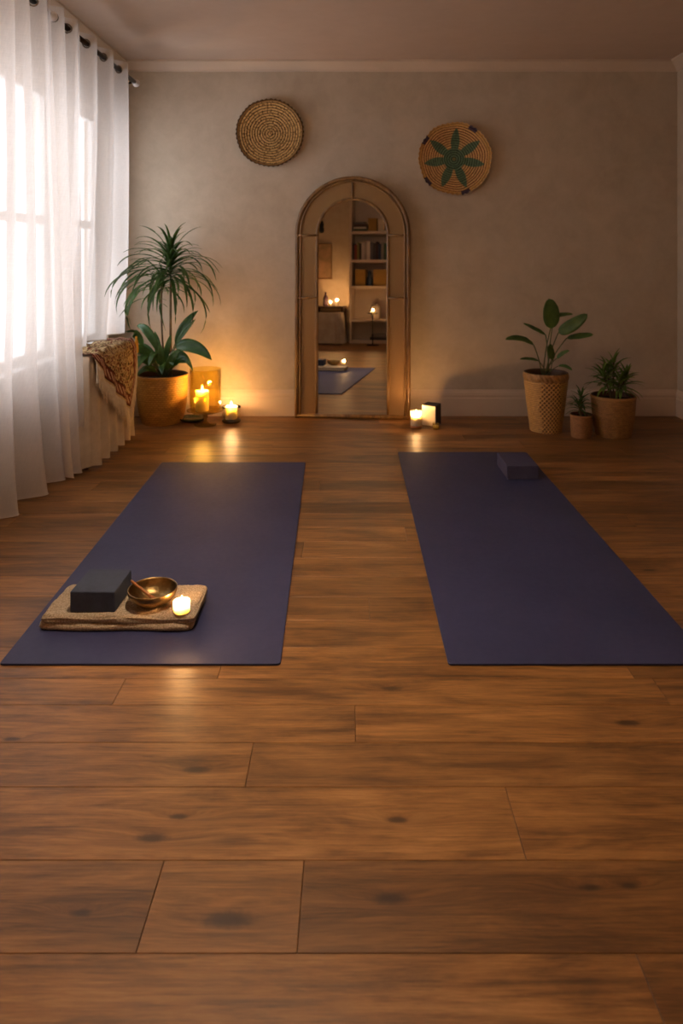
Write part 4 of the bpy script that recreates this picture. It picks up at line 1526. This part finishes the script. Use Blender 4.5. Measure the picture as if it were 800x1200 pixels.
# picture on the far wall
pc = thing('framed_picture', (-1.365, FRONT_Y + 0.001, 1.20), 'tall wood-framed abstract picture on the wall seen in the mirror', 'picture')
obj('frame', B((-0.11, -0.095, 0, 0.02, -0.27, 0.27), (0.095, 0.11, 0, 0.02, -0.27, 0.27), (-0.095, 0.095, 0, 0.02, 0.255, 0.27), (-0.095, 0.095, 0, 0.02, -0.27, -0.255)), M['rattan_pole'], pc, False, 0.002)
obj('canvas', B((-0.095, 0.095, 0.002, 0.010, -0.255, 0.255)), m_noise('muted abstract wash', srgb(128, 112, 84), srgb(176, 140, 112), 7, 0.8), pc, False)
ph2 = obj('wall_hook_ornament', lathe(bmesh.new(), [(0, 0), (0.03, 0.01), (0.04, 0.05), (0.028, 0.10), (0.035, 0.13), (0.02, 0.18), (0, 0.19)], 20), M['black'])
ph2.location = (-1.41, FRONT_Y + 0.043, 1.62)
tag(ph2, 'small black ornament hung above the framed picture', 'ornament')

# small stand with tealight bowl in front of the bookcase
sd = thing('candle_stand', (-0.556, -0.93, 0), 'slim black stand holding a glowing candle bowl before the bookcase', 'candle stand')
obj('foot', lathe(bmesh.new(), [(0, 0), (0.09, 0), (0.09, 0.008), (0.012, 0.014), (0, 0.014)], 28), M['black'], sd)
obj('pole', tube(bmesh.new(), [(0, 0, 0.012), (0, 0, 0.44)], 0.008, 10), M['black'], sd)
obj('tray', lathe(bmesh.new(), [(0, 0.44), (0.07, 0.44), (0.075, 0.452), (0.07, 0.452), (0, 0.446)], 28), M['black'], sd)
candle((-0.556, -0.93, 0.4465), 0.036, 0.030, 'lit squat candle on the slim black stand', None, 0.8, 'tealight_candle', 0.026, seed=9)

# floor lamp added out of view behind the viewer, as warm fill light
fl = thing('added_floor_lamp', (1.55, -0.95, 0), 'added fill-light floor lamp with linen drum shade, unseen behind the viewer', 'lamp')
obj('base', lathe(bmesh.new(), [(0, 0), (0.14, 0), (0.14, 0.012), (0.02, 0.022), (0, 0.022)], 36), M['metal_dark'], fl)
obj('pole', tube(bmesh.new(), [(0, 0, 0.02), (0, 0, 1.42)], 0.010, 12), M['metal_dark'], fl)
obj('lamp_shade', lathe(bmesh.new(), [(0.23, 1.36), (0.17, 1.66), (0.168, 1.66), (0.228, 1.36), (0.23, 1.36)], 44), m_sheer('lamp linen', srgb(226, 196, 150), 0.1, 0.6), fl)
t = NT('added lamp bulb')
e = t.n('ShaderNodeEmission'); e.inputs[0].default_value = (1, 0.62, 0.3, 1); e.inputs[1].default_value = 30
obj('bulb', lathe(bmesh.new(), [(0, 1.42), (0.013, 1.42), (0.014, 1.45), (0.030, 1.49), (0.028, 1.52), (0, 1.54)], 20), t.done(e.outputs[0]), fl)
M['bulb'] = t.m
ld = bpy.data.lights.new('added_lamp_light', 'POINT')
ld.energy = 14
ld.color = (1.0, 0.56, 0.27)
ld.shadow_soft_size = 0.05
lo = bpy.data.objects.new('added_lamp_light', ld)
COL.objects.link(lo)
lo.parent = fl
lo.location = (0, 0, 1.60)

# pendant added above the frame, unseen, to brighten the room
pe = thing('added_pendant_lamp', (-0.30, 1.75, CEIL), 'added round paper pendant lamp, unseen above the frame, brightening the room', 'lamp')
obj('ceiling_rose', lathe(bmesh.new(), [(0, -0.03), (0.03, -0.03), (0.055, -0.006), (0.055, 0), (0, 0)], 28), M['white'], pe)
obj('cord', tube(bmesh.new(), [(0, 0, -0.03), (0, 0, -0.10)], 0.004, 8), M['black'], pe)
R_ = 0.19
obj('paper_shade', lathe(bmesh.new(), [(0.04 if k in (0, 24) else R_ * sin(pi * (k + 1) / 26) + 0.003 * (k % 2), -0.27 - 0.17 * cos(pi * (k + 1) / 26)) for k in range(25)], 48), m_sheer('rice paper', srgb(238, 226, 206), 0.05, 0.7), pe)
obj('bulb', lathe(bmesh.new(), [(0, -0.30), (0.028, -0.285), (0.032, -0.26), (0.02, -0.22), (0.013, -0.19), (0, -0.10)], 20), M['bulb'], pe)
ld = bpy.data.lights.new('added_lamp_light', 'POINT')
ld.energy = ADDED_PENDANT_W
ld.color = (1.0, 0.83, 0.64)
ld.shadow_soft_size = 0.06
lo = bpy.data.objects.new('added_lamp_light', ld)
COL.objects.link(lo)
lo.parent = pe
lo.location = (0, 0, -0.34)
